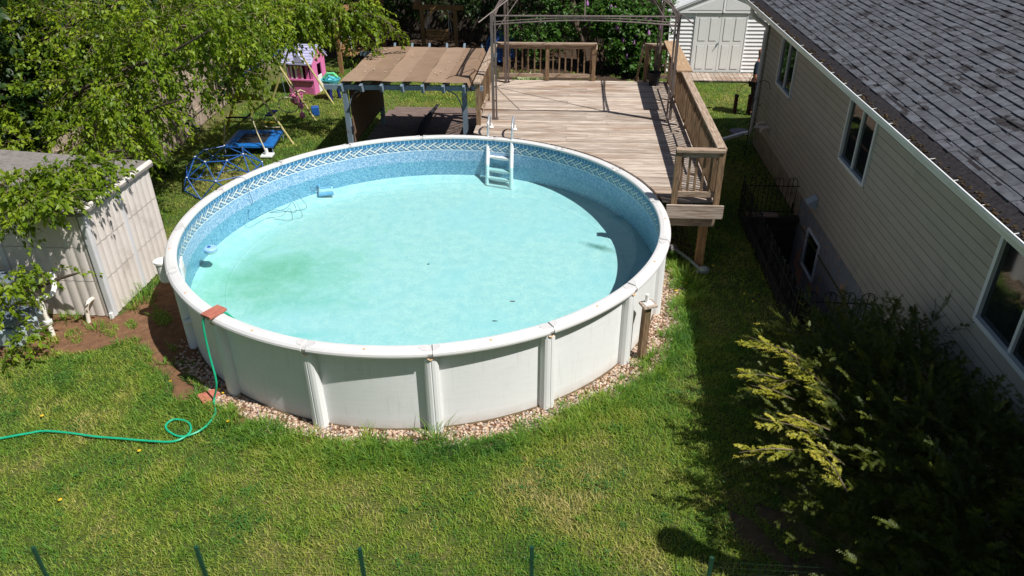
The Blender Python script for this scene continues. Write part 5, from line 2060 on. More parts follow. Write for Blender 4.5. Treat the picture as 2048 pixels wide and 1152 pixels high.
MB().lathe((.75, -.3, .22), [(.03, 0), (.07, .04), (.07, .12), (.03, .17)], 10).build('toy_knob', 'pinklight', sw)
MB().lathe((.68, -.1, .42), [(.03, 0), (.07, .04), (.06, .12), (.02, .15)], 10).build('toy_knob', 'pinklight', sw)
MB().tube([(.75, -.3, .35), (.68, -.1, .46)], .015, 6).build('toy_arm', 'pinklight', sw)
q = [Vector((.30 + .28 * math.cos(a), .0, .48 + .20 * math.sin(a))) for a in [2 * PI * i / 14 for i in range(14)]]
MB().tube(q, .016, 6, closed=True).build('ring_handle', 'yellowish', sw)
MB().tube([(.1, -1.1, .50), (-.05, -1.05, .28), (.05, -.95, .18), (.35, -.85, .16)], .018, 6).build('slide_rail', 'yellowish', sw)
tag(MB().box((-6.95, 19.4, .12), (.20, .18, .24), (0, 0, .3)).build('blue_bucket', 'bluepaint', bevel=.02), 'small blue toy bucket on grass before the pink playhouse', 'toy bucket')

# playhouse
ph = thing('playhouse', 'pink plastic playhouse with lavender roof and white shutters', 'playhouse', (-7.9, 21.8, 0), rz=R(-6))
W2, D2, H2 = .40, .46, .93
MB().bb(-W2, W2, -D2, -D2 + .03, 0, .44).build('front_wall_lower', 'pink', ph)
for (a, b) in ((-W2, -W2 + .10), (-.08, .02), (W2 - .22, W2 - .13), (W2 - .08, W2)):
    MB().bb(a, b, -D2, -D2 + .03, .44, H2).build('front_wall_post', 'pink', ph)
MB().bb(-W2, W2, -D2 - .005, -D2 + .03, H2 - .10, H2 + .0).build('front_wall_head', 'magenta', ph)
MB().bb(-W2 - .03, W2 + .03, -D2 - .06, -D2 - .005, .42, .46).build('window_ledge', 'pink', ph)
for i in range(6):
    MB().bb(-W2 + .03, W2 - .03, -D2 - .008, -D2 + .0, .03 + i * .033, .05 + i * .033).build('brick_relief', 'pink', ph)
MB().bb(W2 - .03, W2, -D2 + .03, -.12, 0, H2).build('side_wall', 'pink', ph)
MB().bb(W2 - .03, W2, .18, D2, 0, H2).build('side_wall', 'pink', ph)
MB().bb(W2 - .03, W2, -.12, .18, .82, H2).build('side_wall_head', 'pink', ph)
MB().bb(-W2, -W2 + .03, -D2 + .03, D2, 0, H2).build('side_wall', 'pink', ph)
MB().bb(-W2 + .03, W2 - .03, D2 - .03, D2, 0, H2).build('back_wall', 'magenta', ph)
MB().bb(W2 + .0, W2 + .02, -.16, .12, .0, .50).build('half_door', 'whiteplastic', ph, bevel=.01)
for xx in (-W2 + .12, -.14, .04):
    MB().bb(xx, xx + .06, -D2 - .02, -D2 - .006, .47, .84).build('shutter', 'whiteplastic', ph)
for sg in (-1, 1):
    m = MB().extr([(-W2 - .09, 0, 1.32), (-W2 - .09, sg * (D2 + .12), H2 - .04), (-W2 - .09, sg * (D2 + .12), H2), (-W2 - .09, 0, 1.36)], (2 * W2 + .14, 0, 0))
    rf = m.build('roof', 'lavender', ph)
    for i in range(7):
        t_ = (i + .5) / 7
        MB().bar((-W2 - .09, sg * (D2 + .12) * t_, 1.365 - (.37) * t_), (W2 + .05, sg * (D2 + .12) * t_, 1.365 - .37 * t_), .012, .012).build('roof_batten', 'lavender', rf)
m = MB().extr([(W2 - .0, -D2, H2), (W2 - .0, D2, H2), (W2 - .0, 0, 1.33)], (-.03, 0, 0))
m.build('gable', 'pinklight', ph)
m = MB().extr([(-.12, -D2 - .12, H2 + .03), (.22, -D2 - .12, H2 + .03), (.05, -D2 - .12, H2 + .33)], (0, .35, 0))
m.build('dormer', 'lavender', ph)

# water table
wt = thing('water_table', 'toy water table with aqua and green top on dark blue legs', 'water table', (-6.92, 20.95, 0))
MB().lathe((0, 0, .46), [(.16, 0), (.24, .02), (.28, .12), (.25, .12), (.2, .05)], 18).build('basin', 'aqua', wt)
MB().tube([(-.2, 0, .60), (-.08, 0, .72), (.1, 0, .73), (.2, 0, .62)], .045, 8).build('slide_arch', 'limegreen', wt)
MB().tube([(-.1, -.12, .57), (0, -.12, .68), (.14, -.12, .60)], .04, 8).build('tower', 'aqua', wt)
for a in range(3):
    MB().tube([(.13 * math.cos(a * 2.1 + .5), .13 * math.sin(a * 2.1 + .5), .47), (.2 * math.cos(a * 2.1 + .5), .2 * math.sin(a * 2.1 + .5), 0)], .05, 8).build('leg', 'bluedark', wt)

# swing benches with timber frames
def swing_frame(name, label, p0, p1, dx, benchoff, zt, grp):
    p0, p1 = Vector((*p0, 0)), Vector((*p1, 0))
    t = thing(name, label, 'porch swing', tuple(p0), grp)
    d = (p1 - p0)
    L = d.length
    d.normalize()
    nrm = Vector((-d.y, d.x, 0)) * dx
    for q in (Vector((0, 0, 0)), p1 - p0):
        MB().bar(q, q + Vector((0, 0, zt)), .12).build('post', 'cedar', t)
        MB().bar(q + Vector((0, 0, zt - .45)), q + (d if q.length < .1 else -d) * .42 + Vector((0, 0, zt - .02)), .07, .07).build('brace', 'cedar', t)
    MB().bar(-d * .3 + Vector((0, 0, zt + .06)), (p1 - p0) + d * .3 + Vector((0, 0, zt + .06)), .09, .16).build('beam', 'cedar', t)
    MB().bar(-d * .12 - nrm * .3 + Vector((0, 0, zt + .2)), -d * .12 + nrm * .3 + Vector((0, 0, zt + .2)), .1, .12).build('cross_arm', 'cedar', t)
    c = (p1 - p0) / 2 + nrm * benchoff
    for i in range(5):
        MB().bar(c - d * (L * .34) + nrm * (.08 * i - .16) + Vector((0, 0, .45)), c + d * (L * .34) + nrm * (.08 * i - .16) + Vector((0, 0, .45)), .065, .022).build('seat_slat', 'cedar', t)
    for i in range(4):
        MB().bar(c - d * (L * .34) - nrm * (.22 + .02 * i) + Vector((0, 0, .54 + .09 * i)), c + d * (L * .34) - nrm * (.22 + .02 * i) + Vector((0, 0, .54 + .09 * i)), .022, .07).build('back_slat', 'cedar', t)
    for sg in (-1, 1):
        e = c + d * (L * .34) * sg
        MB().bar(e - nrm * .26 + Vector((0, 0, .66)), e + nrm * .22 + Vector((0, 0, .66)), .05, .04).build('arm_rest', 'cedar', t)
        MB().bar(e + nrm * .18 + Vector((0, 0, .43)), e + nrm * .18 + Vector((0, 0, .66)), .045).build('arm_post', 'cedar', t)
        top = (p1 - p0) / 2 + d * (L * .30) * sg + Vector((0, 0, zt))
        for k_ in (-.24, .18):
            MB().tube([e + nrm * k_ + Vector((0, 0, .66)), top], .008, 4).build('chain', 'winframe', t)
    return t


swing_frame('porch_swing', 'cedar porch swing hanging in a timber frame right before the dark fence', (-5.35, 26.95), (-4.16, 26.85), 1, 0, 1.46, 'porch swings at the back')
swing_frame('porch_swing', 'cedar porch swing half hidden by leaves behind the pergola', (-7.45, 23.75), (-6.75, 26.9), -1, 0.0, 1.85, 'porch swings at the back')
# leaning blue wading pool
kp = thing('wading_pool', 'round blue plastic wading pool leaning at the back left of the deck', 'wading pool', (-2.45, 25.6, .45))
kp.rotation_euler = (R(62), 0, R(8))
MB().lathe((0, 0, 0), [(.40, -.04), (.47, 0), (.50, .14), (.53, .15), (.52, .17), (.47, .15), (.43, .02), (.05, .0)], 28).build('shell', 'bluepaint', kp)
for k in range(6):
    a = 2 * PI * k / 6
    MB().lathe((.27 * math.cos(a), .27 * math.sin(a), -.045), [(.05, .0), (.09, .02), (.05, .04)], 10).build('base_boss', 'bluepad', kp)

# ================================================================== PERSON (mostly hidden behind the house corner)
def person():
    t = thing('person', 'person in navy shirt and dark trousers standing beyond the house corner', 'person', (4.78, 20.05, 0))
    J = {}
    vs, rr, ed = [], [], []

    def add(p, r, parent=None):
        vs.append(p)
        rr.append(r)
        if parent is not None:
            ed.append((parent, len(vs) - 1))
        return len(vs) - 1
    pel = add((0, 0, .92), (.15, .105))
    b1 = add((0, 0, 1.08), (.14, .10), pel)
    ch = add((0, 0, 1.28), (.165, .11), b1)
    nk = add((0, .0, 1.44), (.06, .06), ch)
    n2 = add((0, -.01, 1.50), (.052, .055), nk)
    hd = add((0, -.02, 1.58), (.07, .085), n2)
    h2 = add((0, -.02, 1.66), (.078, .095), hd)
    h3 = add((0, -.01, 1.725), (.05, .06), h2)
    for sg in (-1, 1):
        s_ = add((sg * .17, 0, 1.37), (.06, .06), ch)
        e = add((sg * .23, .02, 1.10), (.042, .042), s_)
        w = add((sg * .24, -.10, .90), (.03, .03), e)
        h = add((sg * .23, -.15, .82), (.035, .022), w)
        hp_ = add((sg * .09, 0, .84), (.095, .095), pel)
        k = add((sg * .10, -.01, .48), (.062, .062), hp_)
        a = add((sg * .10, .03, .09), (.042, .042), k)
        f = add((sg * .11, -.12, .04), (.045, .03), a)

    def skin(name, idx, mat, grow=0.0, parent=t):
        me = bpy.data.meshes.new(name)
        mp_ = {i: j for j, i in enumerate(idx)}
        me.from_pydata([vs[i] for i in idx], [(mp_[a], mp_[b]) for a, b in ed if a in mp_ and b in mp_], [])
        o = bpy.data.objects.new(name, me)
        COL.objects.link(o)
        o.parent = parent
        sm = o.modifiers.new('skin', 'SKIN')
        for i in idx:
            v = me.skin_vertices[0].data[mp_[i]]
            v.radius = (rr[i][0] + grow, rr[i][1] + grow)
        me.skin_vertices[0].data[0].use_root = True
        sb = o.modifiers.new('s', 'SUBSURF')
        sb.levels = 2
        sb.render_levels = 2
        me.materials.append(MAT[mat])
        return o
    t.rotation_euler = (0, 0, R(65))
    skin('body', list(range(len(vs))), 'skin')
    skin('shirt', [0, 1, 2, 8, 9, 16, 17], 'navy', .018)
    skin('trousers', [0, 12, 13, 14, 20, 21, 22], 'pants', .02)
    for sg in (-1, 1):
        hx, hy, hz = sg * .23, -.16, .80
        for k in range(4):
            MB().tube([(hx + (k - 1.5) * .016, hy, hz + .01), (hx + (k - 1.5) * .018, hy - .02, hz - .035), (hx + (k - 1.5) * .018, hy - .012, hz - .07 + abs(k - 1.5) * .006)], [.009, .008, .006], 6).build('finger', 'skin', t)
        MB().tube([(hx - sg * .03, hy, hz + .02), (hx - sg * .05, hy - .02, hz - .02)], [.011, .008], 6).build('thumb', 'skin', t)
        MB().lathe((sg * .082, -.01, 1.61), [(.006, 0), (.016, .02), (.014, .05), (.004, .065)], 8).build('ear', 'skin', t)
        MB().lathe((sg * .032, -.108, 1.63), [(.004, 0), (.010, .006), (.004, .012)], 8).build('eye', 'navy', t)
        MB().box((sg * .11, -.06, .045), (.10, .29, .09)).build('shoe', 'black', t, bevel=.03)
    MB().extr([(-.012, -.105, 1.60), (.012, -.105, 1.60), (0, -.135, 1.592), ], (0, .005, .045)).build('nose', 'skin', t)
    MB().box((0, -.108, 1.56), (.045, .008, .008)).build('mouth', 'brick', t)
    return t


person()

# ================================================================== VEGETATION
def leaves(C, D, L, Wd, g, droop=.25):
    """C (n,3) bases, D (n,3) unit direction, L (n,) lengths -> verts, faces"""
    n = len(C)
    up = np.tile(np.array([[0, 0, 1.0]]), (n, 1)) + g.normal(0, .45, (n, 3))
    S = unit(np.cross(D, up))
    Nn = unit(np.cross(S, D))
    Lc = L[:, None]
    w = (L * Wd)[:, None]
    p0 = C
    a1 = C + D * Lc * .35 + Nn * w * .25
    l1 = a1 + S * w
    r1 = a1 - S * w
    m1 = C + D * Lc * .42 - Nn * w * .12
    tip = C + D * Lc - Nn * Lc * droop
    V = np.stack([p0, l1, m1, r1, tip], 1).reshape(-1, 3)
    i = np.arange(n)[:, None] * 5
    F = np.concatenate([i + np.array([[0, 1, 2]]), i + np.array([[0, 2, 3]]), i + np.array([[1, 4, 2]]), i + np.array([[2, 4, 3]])], 0)
    return V, F


def crown(name, blobs, mat, parent, seed, nclus, per, L, Wd=.32, shell=.55, spread=.16, hang=.3, twig=None, outer=.5, nm=None):
    """blobs: list of (centre, (rx,ry,rz), weight)"""
    g = np.random.default_rng(seed)
    wt_ = np.array([b[2] for b in blobs], float)
    idx = g.choice(len(blobs), nclus, p=wt_ / wt_.sum())
    Cc = np.array([b[0][:] for b in blobs])[idx]
    Rr = np.array([b[1] for b in blobs])[idx]
    d = unit(g.normal(size=(nclus, 3)))
    rad = shell + (1 - shell) * g.random(nclus) ** .6
    rad = np.where(g.random(nclus) < .12, rad * 1.18, rad)
    P = Cc + d * Rr * rad[:, None]
    out = unit(d * np.array([1, 1, .6]) + g.normal(0, .35, (nclus, 3)) + np.array([0, 0, -hang * .6]))
    # leaves along a short twig
    tl = g.uniform(.6, 1.3, nclus) * spread * 2
    k = np.tile(np.arange(per), nclus)
    ci = np.repeat(np.arange(nclus), per)
    t = (k + g.random(len(k))) / per
    base = P[ci] + out[ci] * (tl[ci] * t)[:, None] + np.array([0, 0, -1.0]) * (t ** 2 * tl[ci] * .35)[:, None] + g.normal(0, spread * .12, (len(k), 3))
    side = unit(np.cross(out[ci], g.normal(size=(len(k), 3))))
    D = unit(out[ci] * .7 + side * .8 + np.array([0, 0, -hang]))
    Ls = g.uniform(.45, 1.3, len(k)) * L
    V, F = leaves(base, D, Ls, Wd, g)
    shade = np.repeat(np.clip(np.repeat(g.normal(.48, .2, nclus), per) + g.normal(0, .15, len(k)), 0, 1), 5)
    npmesh(nm or 'crown', V, F, mat, parent, attr=shade, smooth=False)
    if twig:
        m = MB()
        sel = g.choice(nclus, min(nclus, twig), replace=False)
        for i in sel:
            a = Vector(P[i])
            b = a + Vector(out[i]) * float(tl[i]) * 1.0
            c0 = Vector(Cc[i])
            m.tube([a.lerp(c0, .35) + Vector((0, 0, -.04)), a, b + Vector((0, 0, -.1 * float(tl[i])))], [.007, .005, .002], 3, cap=False)
        m.build('twigs', 'barklight', parent, kind='stuff')


def limb(m, pts, r0, r1, n=7):
    q = smooth_path(pts, 4)
    N_ = len(q)
    m.tube(q, [r0 + (r1 - r0) * i / (N_ - 1) for i in range(N_)], n)


def B_(px, py, Y, rx, ry, rz, w=1.0):
    p = aty(px, py, Y)
    return (tuple(p), (rx, ry, rz), w)


# big tree whose limbs hang over the left side
tree = thing('broadleaf_tree', 'large bright green leafy tree reaching over the shed and play area', 'tree', (-12.5, 15.5, 0))
TO = Vector((-12.5, 15.5, 0))
m = MB()
limb(m, [(0, 0, -.1), (.1, -.1, 1.2), (.3, -.1, 2.6), (.5, 0, 4.2)], .30, .20, 10)
m.build('trunk', 'bark', tree)
limbs = [
    [(-12.2, 15.4, 2.0), aty(60, 230, 14.0), aty(200, 160, 13.2), aty(330, 110, 13), aty(420, 60, 12.6)],
    [(-12.2, 15.4, 2.2), aty(40, 330, 13.2), aty(230, 260, 12.6), aty(300, 220, 12.4), aty(360, 200, 12.2)],
    [(-12.1, 15.4, 3.2), aty(0, 120, 14.5), aty(120, 60, 14), aty(240, 0, 13.5)],
    [(-12.2, 15.4, 1.6), aty(0, 420, 12.0), aty(110, 350, 11.2), aty(200, 310, 10.8), aty(245, 300, 10.6)],
    [(-12.1, 15.4, 2.8), aty(300, 60, 16.5), aty(450, 60, 17.0), aty(600, 50, 17.2), aty(740, 30, 17.4), aty(790, 60, 17.4)],
    [(-12.2, 15.4, 2.4), aty(250, 150, 15.5), aty(420, 130, 15.5), aty(520, 150, 15.4)],
    [(-12.1, 15.4, 1.2), aty(-80, 560, 10.2), aty(20, 590, 9.4), aty(110, 560, 9.0), aty(160, 545, 8.9)],
    [(-12.1, 15.4, 1.0), aty(-60, 480, 10.6), aty(30, 470, 9.8), aty(100, 400, 9.8)],
]
for L_ in limbs:
    m = MB()
    limb(m, [Vector(p) - TO for p in L_], .075, .012, 6)
    m.build('branch', 'bark', tree)


def loc(bl, O):
    return [((b[0][0] - O.x, b[0][1] - O.y, b[0][2] - O.z), b[1], b[2]) for b in bl]


front = [B_(60, 60, 14.5, 1.3, 1.0, .7, 2.4), B_(200, 40, 14, 1.2, 1.0, .6, 2.2), B_(330, 40, 13.6, 1.0, .9, .55, 1.9), B_(430, 30, 14.5, 1.0, .9, .55, 1.7), B_(60, 180, 13.8, 1.2, .9, .6, 2.2),
         B_(200, 160, 13.3, 1.0, .8, .5, 1.9), B_(285, 145, 13, .65, .6, .4, 1.3), B_(60, 280, 12.8, 1.0, .8, .4, 1.6), B_(200, 255, 12.4, .9, .7, .35, 1.5), B_(265, 215, 12.4, .5, .5, .28, .8), B_(-20, 330, 12.3, .8, .7, .4, 1.0),
         B_(130, 60, 15.5, 1.3, 1, .7, 1.4)]
crown('crown', loc(front, TO), 'leaf', tree, 21, 880, 36, .09, .30, .3, .30, .55, twig=500, nm='crown')
back_ = [B_(510, 30, 16.8, .9, .8, .45, 1.7), B_(600, 12, 17.2, .8, .7, .35, 1.5), B_(680, 12, 17.4, .6, .6, .3, .9), B_(740, 35, 17.5, .35, .4, .2, .5), B_(475, 75, 15.8, .5, .5, .35, 1.1), B_(530, 85, 16.2, .35, .35, .2, .5), B_(570, 40, 16.8, .6, .5, .25, 1.0),
         B_(405, 40, 15.6, .6, .6, .4, 1.2), B_(480, 140, 15.2, .18, .2, .15, .25), B_(640, 50, 17.2, .35, .4, .2, .5), B_(405, 175, 14.2, .2, .22, .2, .28), B_(515, 150, 15.6, .12, .15, .10, .10), B_(775, 62, 17.4, .17, .2, .09, .14), B_(700, 60, 17.5, .3, .3, .16, .35)]
crown('crown', loc(back_, TO), 'leaf', tree, 22, 540, 32, .095, .27, .2, .26, .6, twig=250, nm='crown')
near_ = [B_(195, 335, 9.8, .42, .4, .11, 1.5), B_(130, 350, 9.5, .42, .4, .13, 1.6), B_(120, 385, 9.0, .30, .3, .09, .9), B_(75, 405, 8.9, .25, .2, .09, .6), B_(40, 365, 9.3, .40, .35, .15, 1.3), B_(45, 405, 8.9, .28, .2, .11, .8), B_(30, 450, 8.7, .20, .2, .09, .4),
         B_(25, 565, 8.3, .26, .2, .09, .6), B_(85, 540, 8.5, .14, .12, .05, .25), B_(5, 620, 8.1, .22, .15, .10, .4), B_(60, 665, 8.0, .10, .10, .04, .13), B_(15, 690, 7.9, .12, .12, .04, .12), B_(150, 548, 8.6, .06, .06, .02, .04)]
crown('crown', loc(near_, TO), 'leaf', tree, 23, 440, 13, .085, .30, .1, .13, .45, twig=150, nm='crown')

# dark trees behind the fences; some added as the bright tree's shaded gaps
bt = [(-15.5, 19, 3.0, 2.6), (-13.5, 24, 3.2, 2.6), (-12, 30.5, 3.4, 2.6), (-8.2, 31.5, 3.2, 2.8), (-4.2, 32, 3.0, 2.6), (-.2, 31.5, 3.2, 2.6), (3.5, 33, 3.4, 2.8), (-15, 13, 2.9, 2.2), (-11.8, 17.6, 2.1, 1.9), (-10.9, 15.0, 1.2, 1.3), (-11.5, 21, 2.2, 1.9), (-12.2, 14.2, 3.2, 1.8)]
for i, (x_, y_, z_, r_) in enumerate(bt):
    t = thing('background_tree', ['dark leafy tree beyond the left fence', 'dark leafy tree behind the corner of the two fences', 'shaded tree behind the far left end of the back fence', 'shaded tree behind the porch swings', 'shaded tree behind the dark fence left of the gazebo', 'shaded tree behind the lilac bush', 'shaded tree behind the white shed', 'dark leafy tree beyond the beige shed', 'added dark tree for shaded gaps, just beyond the left fence behind the bright branches', 'added low dark tree for shaded gaps, behind the beige shed and near end of the fence', 'added dark tree for shaded gaps, beyond the left fence level with the playhouse', 'tall dark tree at the upper left corner'][i], 'tree', (x_, y_, 0), 'trees beyond the fences')
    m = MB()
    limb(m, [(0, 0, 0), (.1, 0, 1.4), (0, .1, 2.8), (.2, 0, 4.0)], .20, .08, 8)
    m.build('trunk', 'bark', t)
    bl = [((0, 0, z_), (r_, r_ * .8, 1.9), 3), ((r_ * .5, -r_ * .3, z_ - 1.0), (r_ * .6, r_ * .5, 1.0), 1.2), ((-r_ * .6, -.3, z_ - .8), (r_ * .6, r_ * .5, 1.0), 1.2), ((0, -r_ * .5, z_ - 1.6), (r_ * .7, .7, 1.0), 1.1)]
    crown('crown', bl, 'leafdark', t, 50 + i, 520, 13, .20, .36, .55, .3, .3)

# foliage hanging in front of the dark fence
hd = thing('vine_hedge', 'dark green hedge foliage growing over the back fence', 'hedge', (-3, 28.3, 0))
bl = [((-6 + 1.4 * k + random.uniform(-.3, .3), random.uniform(-.2, .3), 1.7 + random.uniform(-.2, .3)), (.9, .5, .55), 1) for k in range(8)]
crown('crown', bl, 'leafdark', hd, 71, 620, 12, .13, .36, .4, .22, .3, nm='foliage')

# lilac
lc = thing('lilac_bush', 'tall lilac bush with purple blossom clusters behind the deck railing', 'bush', (1.0, 24.6, 0))
m = MB()
for k in range(9):
    a = random.uniform(0, 2 * PI)
    limb(m, [(random.uniform(-.2, .2), random.uniform(-.2, .2), 0), (math.cos(a) * .4, math.sin(a) * .3, .8), (math.cos(a) * .9, math.sin(a) * .6, 1.9)], .035, .01, 5)
m.build('stem', 'bark', lc)
bl = [((-.1, .1, 1.75), (.6, .6, .5), 1.3), ((.55, -.1, 1.65), (.7, .7, .7), 2), ((1.15, -.3, 1.0), (.6, .6, .7), 1.7), ((.45, -.3, .95), (.55, .5, .45), 1.1), ((1.3, -.7, .45), (.5, .4, .35), .9), ((1.45, 0, 1.8), (.5, .5, .6), 1), ((.9, -.5, .35), (.4, .35, .3), .5)]
crown('crown', bl, 'lilacleaf', lc, 81, 1050, 12, .11, .42, .4, .16, .2, nm='crown')
g = np.random.default_rng(9)
for k in range(44):
    b = bl[g.integers(len(bl))]
    d = unit(g.normal(size=3)); d[1] = -abs(d[1])
    p = np.array(b[0]) + d * np.array(b[1]) * 1.02
    m = MB()
    m.lathe(Vector(p), [(.03, 0), (.055, .04), (.045, .10), (.015, .17)], 7)
    m.build('blossom', 'stone' if False else 'blossom_solid' if 'blossom_solid' in MAT else 'lavender', lc)

# shrub between (left of the lilac) & second trunk
sb = thing('leafy_shrub', 'light green shrub with thin bare stems behind the deck railing', 'shrub', (-1.0, 24.8, 0))
bl = [((-.2, 0, .9), (.6, .4, .4), 1), ((.5, .1, 1.1), (.5, .4, .4), 1), ((-.8, .3, 1.2), (.5, .4, .4), .8), ((.2, .3, 1.7), (.8, .4, .4), 1)]
crown('crown', bl, 'lilacleaf', sb, 83, 420, 11, .085, .42, .3, .15, .2, nm='crown')
m = MB()
for k in range(8):
    x_ = random.uniform(-1, .5)
    limb(m, [(x_, 0, 0), (x_ + random.uniform(-.1, .1), 0, .7), (x_ + random.uniform(-.35, .35), .1, 1.4)], .012, .005, 4)
m.build('stem', 'barklight', sb)
tk = thing('tree', 'dark leaning tree trunk rising among the lilac leaves', 'tree', (.02, 25.8, 0))
m = MB()
limb(m, [(.25, 0, -.1), (.15, 0, .6), (-.1, 0, 1.5), (-.25, 0, 2.6), (-.2, .1, 4)], .17, .12, 10)
m.build('trunk', 'bark', tk)
crown('crown', [((-.2, 0, 4.3), (1.8, 1.2, .7), 1), ((-2.6, -1.1, 4.6), (2.1, 1.7, .7), 1.4), ((-4.8, -.3, 4.8), (2.0, 1.6, .7), 1.3), ((-6.8, .3, 4.7), (1.8, 1.6, .7), 1.1)], 'leafdark', tk, 84, 1300, 14, .2, .4, .3, .28, .2)  # crown widened out of view to shade the bed and swings behind
# hosta
hs_ = thing('hosta', 'variegated hosta clump with striped pale leaves behind the railing', 'plant', (-1.45, 22.9, 0))
g = np.random.default_rng(12)
n = 90
th = g.uniform(0, 2 * PI, n)
C = np.stack([.12 * np.cos(th), .12 * np.sin(th), np.zeros(n)], 1)
D = unit(np.stack([np.cos(th), np.sin(th), g.uniform(.5, 1.6, n)], 1))
V, F = leaves(C, D, g.uniform(.25, .5, n), .12, g, .35)
npmesh('leaves', V, F, 'hosta', hs_, attr=np.repeat(g.random(n), 5))

# ------------------------------------------------------------------ yew shrub
yw = thing('yew_shrub', 'large dark yew shrub with sunlit yellow tips at the lower right', 'shrub', (3.1, 6.4, 0))
YO = Vector((3.1, 6.4, 0))


def yew_shoots(P, D, Ls, per, g, mat, name, nlen=.026, wid=.0034, shade=None):
    n = len(P)
    up = np.array([[0, 0, 1.0]]) + g.normal(0, .3, (n, 3))
    S = unit(np.cross(D, up))
    N2 = unit(np.cross(S, D))
    k = np.tile(np.arange(per), n)
    ci = np.repeat(np.arange(n), per)
    t = (k + .5) / per
    sg = np.where(k % 2 == 0, 1.0, -1.0)
    base = P[ci] + D[ci] * (Ls[ci] * t)[:, None] - N2[ci] * (t ** 2 * Ls[ci] * .15)[:, None]
    nl = (nlen * (1 - .45 * t) * g.uniform(.8, 1.2, len(k)))[:, None]
    d = unit(S[ci] * sg[:, None] + D[ci] * .65 + N2[ci] * g.normal(.2, .25, (len(k), 1)))
    w = unit(np.cross(d, N2[ci])) * wid
    V = np.stack([base - w, base + w, base + d * nl + w * .5, base + d * nl - w * .5], 1).reshape(-1, 3)
    F = np.arange(len(k) * 4).reshape(-1, 4)
    if shade is None:
        shade = g.normal(.5, .15, n)
    sh = np.repeat(np.clip(np.repeat(shade, per) + t * .18 + g.normal(0, .06, len(k)), 0, 1), 4)
    npmesh(name, V, F, mat, yw, attr=sh)


def sprays_from(A, D, L, g, nside, per, mat, name, side=.30, nlen=.026, wid=.0036):
    """flat feathered sprays: a leader with side shoots left and right"""
    n = len(A)
    up = np.array([[0, 0, 1.0]]) + g.normal(0, .35, (n, 3))
    S = unit(np.cross(D, up))
    ci = np.repeat(np.arange(n), nside)
    k = np.tile(np.arange(nside), n)
    t = (k + g.random(len(k))) / nside
    sg = np.where(k % 2 == 0, 1.0, -1.0)
    P = A[ci] + D[ci] * (L[ci] * t)[:, None] - np.array([0, 0, 1.]) * (.12 * L[ci] * t ** 2)[:, None]
    DD = unit(D[ci] * 1.0 + S[ci] * (sg * g.uniform(.5, 1.1, len(k)))[:, None] + g.normal(0, .18, (len(k), 3)))
    LL = L[ci] * side * (1.15 - .75 * t) * g.uniform(.7, 1.2, len(k))
    P = np.concatenate([P, A + D * (L * .8)[:, None] - np.array([0, 0, .08]) * L[:, None]])
    DD = np.concatenate([DD, D])
    LL = np.concatenate([LL, L * .3])
    br = g.normal(.5, .14, n)
    sh = np.concatenate([br[ci] + (t - .5) * .25, br + .2])
    yew_shoots(P, DD, LL, per, g, mat, name, nlen, wid, sh)


def yew_blobs(bl, n, seed, mat, name):
    g = np.random.default_rng(seed)
    w = np.array([b[2] for b in bl])
    idx = g.choice(len(bl), n, p=w / w.sum())
    C = np.array([b[0] for b in bl])[idx]
    Rr = np.array([b[1] for b in bl])[idx]
    d = unit(g.normal(size=(n, 3)))
    d[:, 2] = np.where(g.random(n) < .8, np.abs(d[:, 2]), d[:, 2])
    P = C + d * Rr * (g.uniform(.25, .95, n) ** .5)[:, None]
    D = unit(d * np.array([1, 1, .7]) + np.array([-.25, .05, .25]) + g.normal(0, .3, (n, 3)))
    sprays_from(P, D, g.uniform(.28, .62, n), g, 12, 16, mat, name)


bl = []
for (x_, y_, z_, rx, ry, rz, w_) in [(3.9, 6.8, .6, .45, .9, .7, 1.6), (4.0, 5.6, .7, .4, .9, .8, 1.6), (3.95, 4.3, .7, .45, .8, .8, 1.6), (3.4, 3.2, .5, .8, .6, .6, 1.2), (3.3, 7.6, .55, .75, .8, .6, 2.0), (3.4, 6.6, .85, .75, .8, .75, 2.2), (3.5, 5.5, .95, .8, .9, .8, 2.4), (3.6, 4.5, .9, .7, .8, .75, 2.0), (2.85, 6.9, .55, .45, .7, .5, 1.1), (2.8, 5.8, .55, .42, .7, .5, 1.1), (2.85, 4.9, .45, .45, .5, .4, .6), (3.7, 8.0, .40, .45, .4, .45, .7), (4.0, 7.4, .8, .3, .5, .6, .6), (4.0, 5.0, 1.2, .35, .8, .6, .9),
                                     (3.2, 4.2, .5, .7, .6, .5, 1.2), (3.0, 3.6, .5, .7, .6, .5, 1.0), (3.8, 3.7, .9, .6, .6, .7, 1.2)]:
    bl.append(((x_ - YO.x, y_ - YO.y, z_), (rx, ry, rz), w_))
yew_blobs(bl, 2100, 31, 'yew', 'foliage')
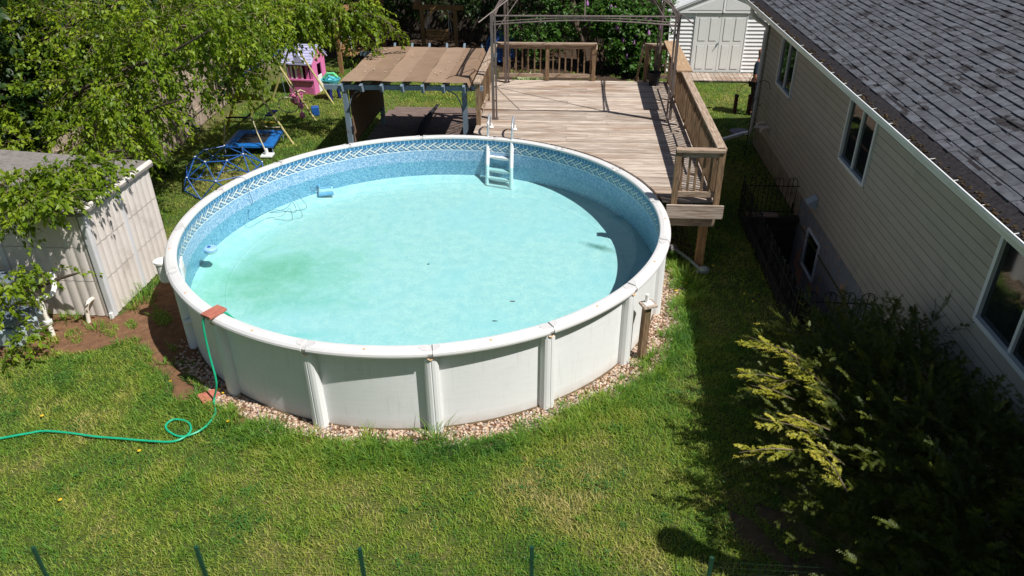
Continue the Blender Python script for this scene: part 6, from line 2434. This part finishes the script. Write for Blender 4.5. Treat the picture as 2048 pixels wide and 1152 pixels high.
# long sprays reaching into the light on the left side
g = np.random.default_rng(44)
sprays = [((1495, 672), (1640, 740), 1.2, 1.25), ((1480, 745), (1600, 770), 1.1, 1.15), ((1515, 835), (1660, 880), 1.2, 1.25), ((1478, 905), (1600, 900), 1.1, 1.15), ((1580, 720), (1680, 800), 1.3, 1.35), ((1500, 770), (1590, 800), 1.1, 1.15), ((1560, 830), (1660, 860), 1.25, 1.3), ((1640, 900), (1695, 985), 1.35, 1.35), ((1570, 700), (1610, 745), 1.2, 1.2), ((1540, 690), (1600, 720), 1.2, 1.2), ((1620, 760), (1690, 840), 1.3, 1.35),
          ((1610, 880), (1690, 930), 1.3, 1.3), ((1545, 775), (1600, 760), 1.15, 1.2), ((1535, 640), (1620, 690), 1.0, 1.0)]
AA, DD, LL = [], [], []
stm = MB()
for (t_, b_, zt, zb) in sprays:
    a, b = atz(b_[0], b_[1], zb) - YO, atz(t_[0], t_[1], zt) - YO
    d = (b - a)
    stm.tube([a, a.lerp(b, .5) + Vector((0, 0, .04)), b], [.008, .006, .002], 4)
    sd_ = d.cross(Vector((0, 0, 1))).normalized()
    AA.append(a[:]); DD.append(d.normalized()[:]); LL.append(d.length)
    for q in range(5):
        s_ = random.uniform(.1, .75)
        dd = (d.normalized() + sd_ * random.choice((-1, 1)) * random.uniform(.3, .7) + Vector((0, 0, random.uniform(-.1, .2)))).normalized()
        AA.append(a.lerp(b, s_)[:]); DD.append(dd[:]); LL.append(d.length * random.uniform(.25, .45))
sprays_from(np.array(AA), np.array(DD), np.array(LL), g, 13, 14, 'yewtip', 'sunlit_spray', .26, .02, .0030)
stm.build('spray_stem', 'barklight', yw)
# upright leader shoots against the wall
LPs = [((1775, 660), (1795, 600)), ((1850, 690), (1880, 600)), ((1880, 700), (1930, 620)), ((1940, 740), (1960, 665)), ((1990, 770), (2000, 690)), ((1830, 680), (1828, 620)), ((1900, 760), (1945, 700))]
PP, DD, LL = [], [], []
for (b_, t_) in LPs:
    zz = .95
    a = aty(b_[0], b_[1], 8.2 - .9 * max(0, (b_[0] - 1750)) / 250)
    b = aty(t_[0], t_[1], a.y)
    a, b = a - YO, b - YO
    d = (b - a).normalized()
    for k in range(30):
        s_ = random.uniform(0, 1)
        p = a.lerp(b, s_)
        dd = (d + Vector((random.uniform(-.6, .6), random.uniform(-.6, .6), 0)) * (1 - s_ * .5)).normalized()
        PP.append(p[:]); DD.append(dd[:]); LL.append(random.uniform(.08, .16))
yew_shoots(np.array(PP), np.array(DD), np.array(LL), 24, g, 'yew', 'leader_shoots')
m = MB()
for k in range(14):
    a = 2 * PI * k / 14
    limb(m, [(.5 + .1 * math.cos(a), .0 + .3 * math.sin(a), 0), (.4 + .4 * math.cos(a), .9 * math.sin(a), .5), (.4 + .8 * math.cos(a), 1.6 * math.sin(a), .9)], .04, .01, 5)
m.build('stem', 'bark', yw)
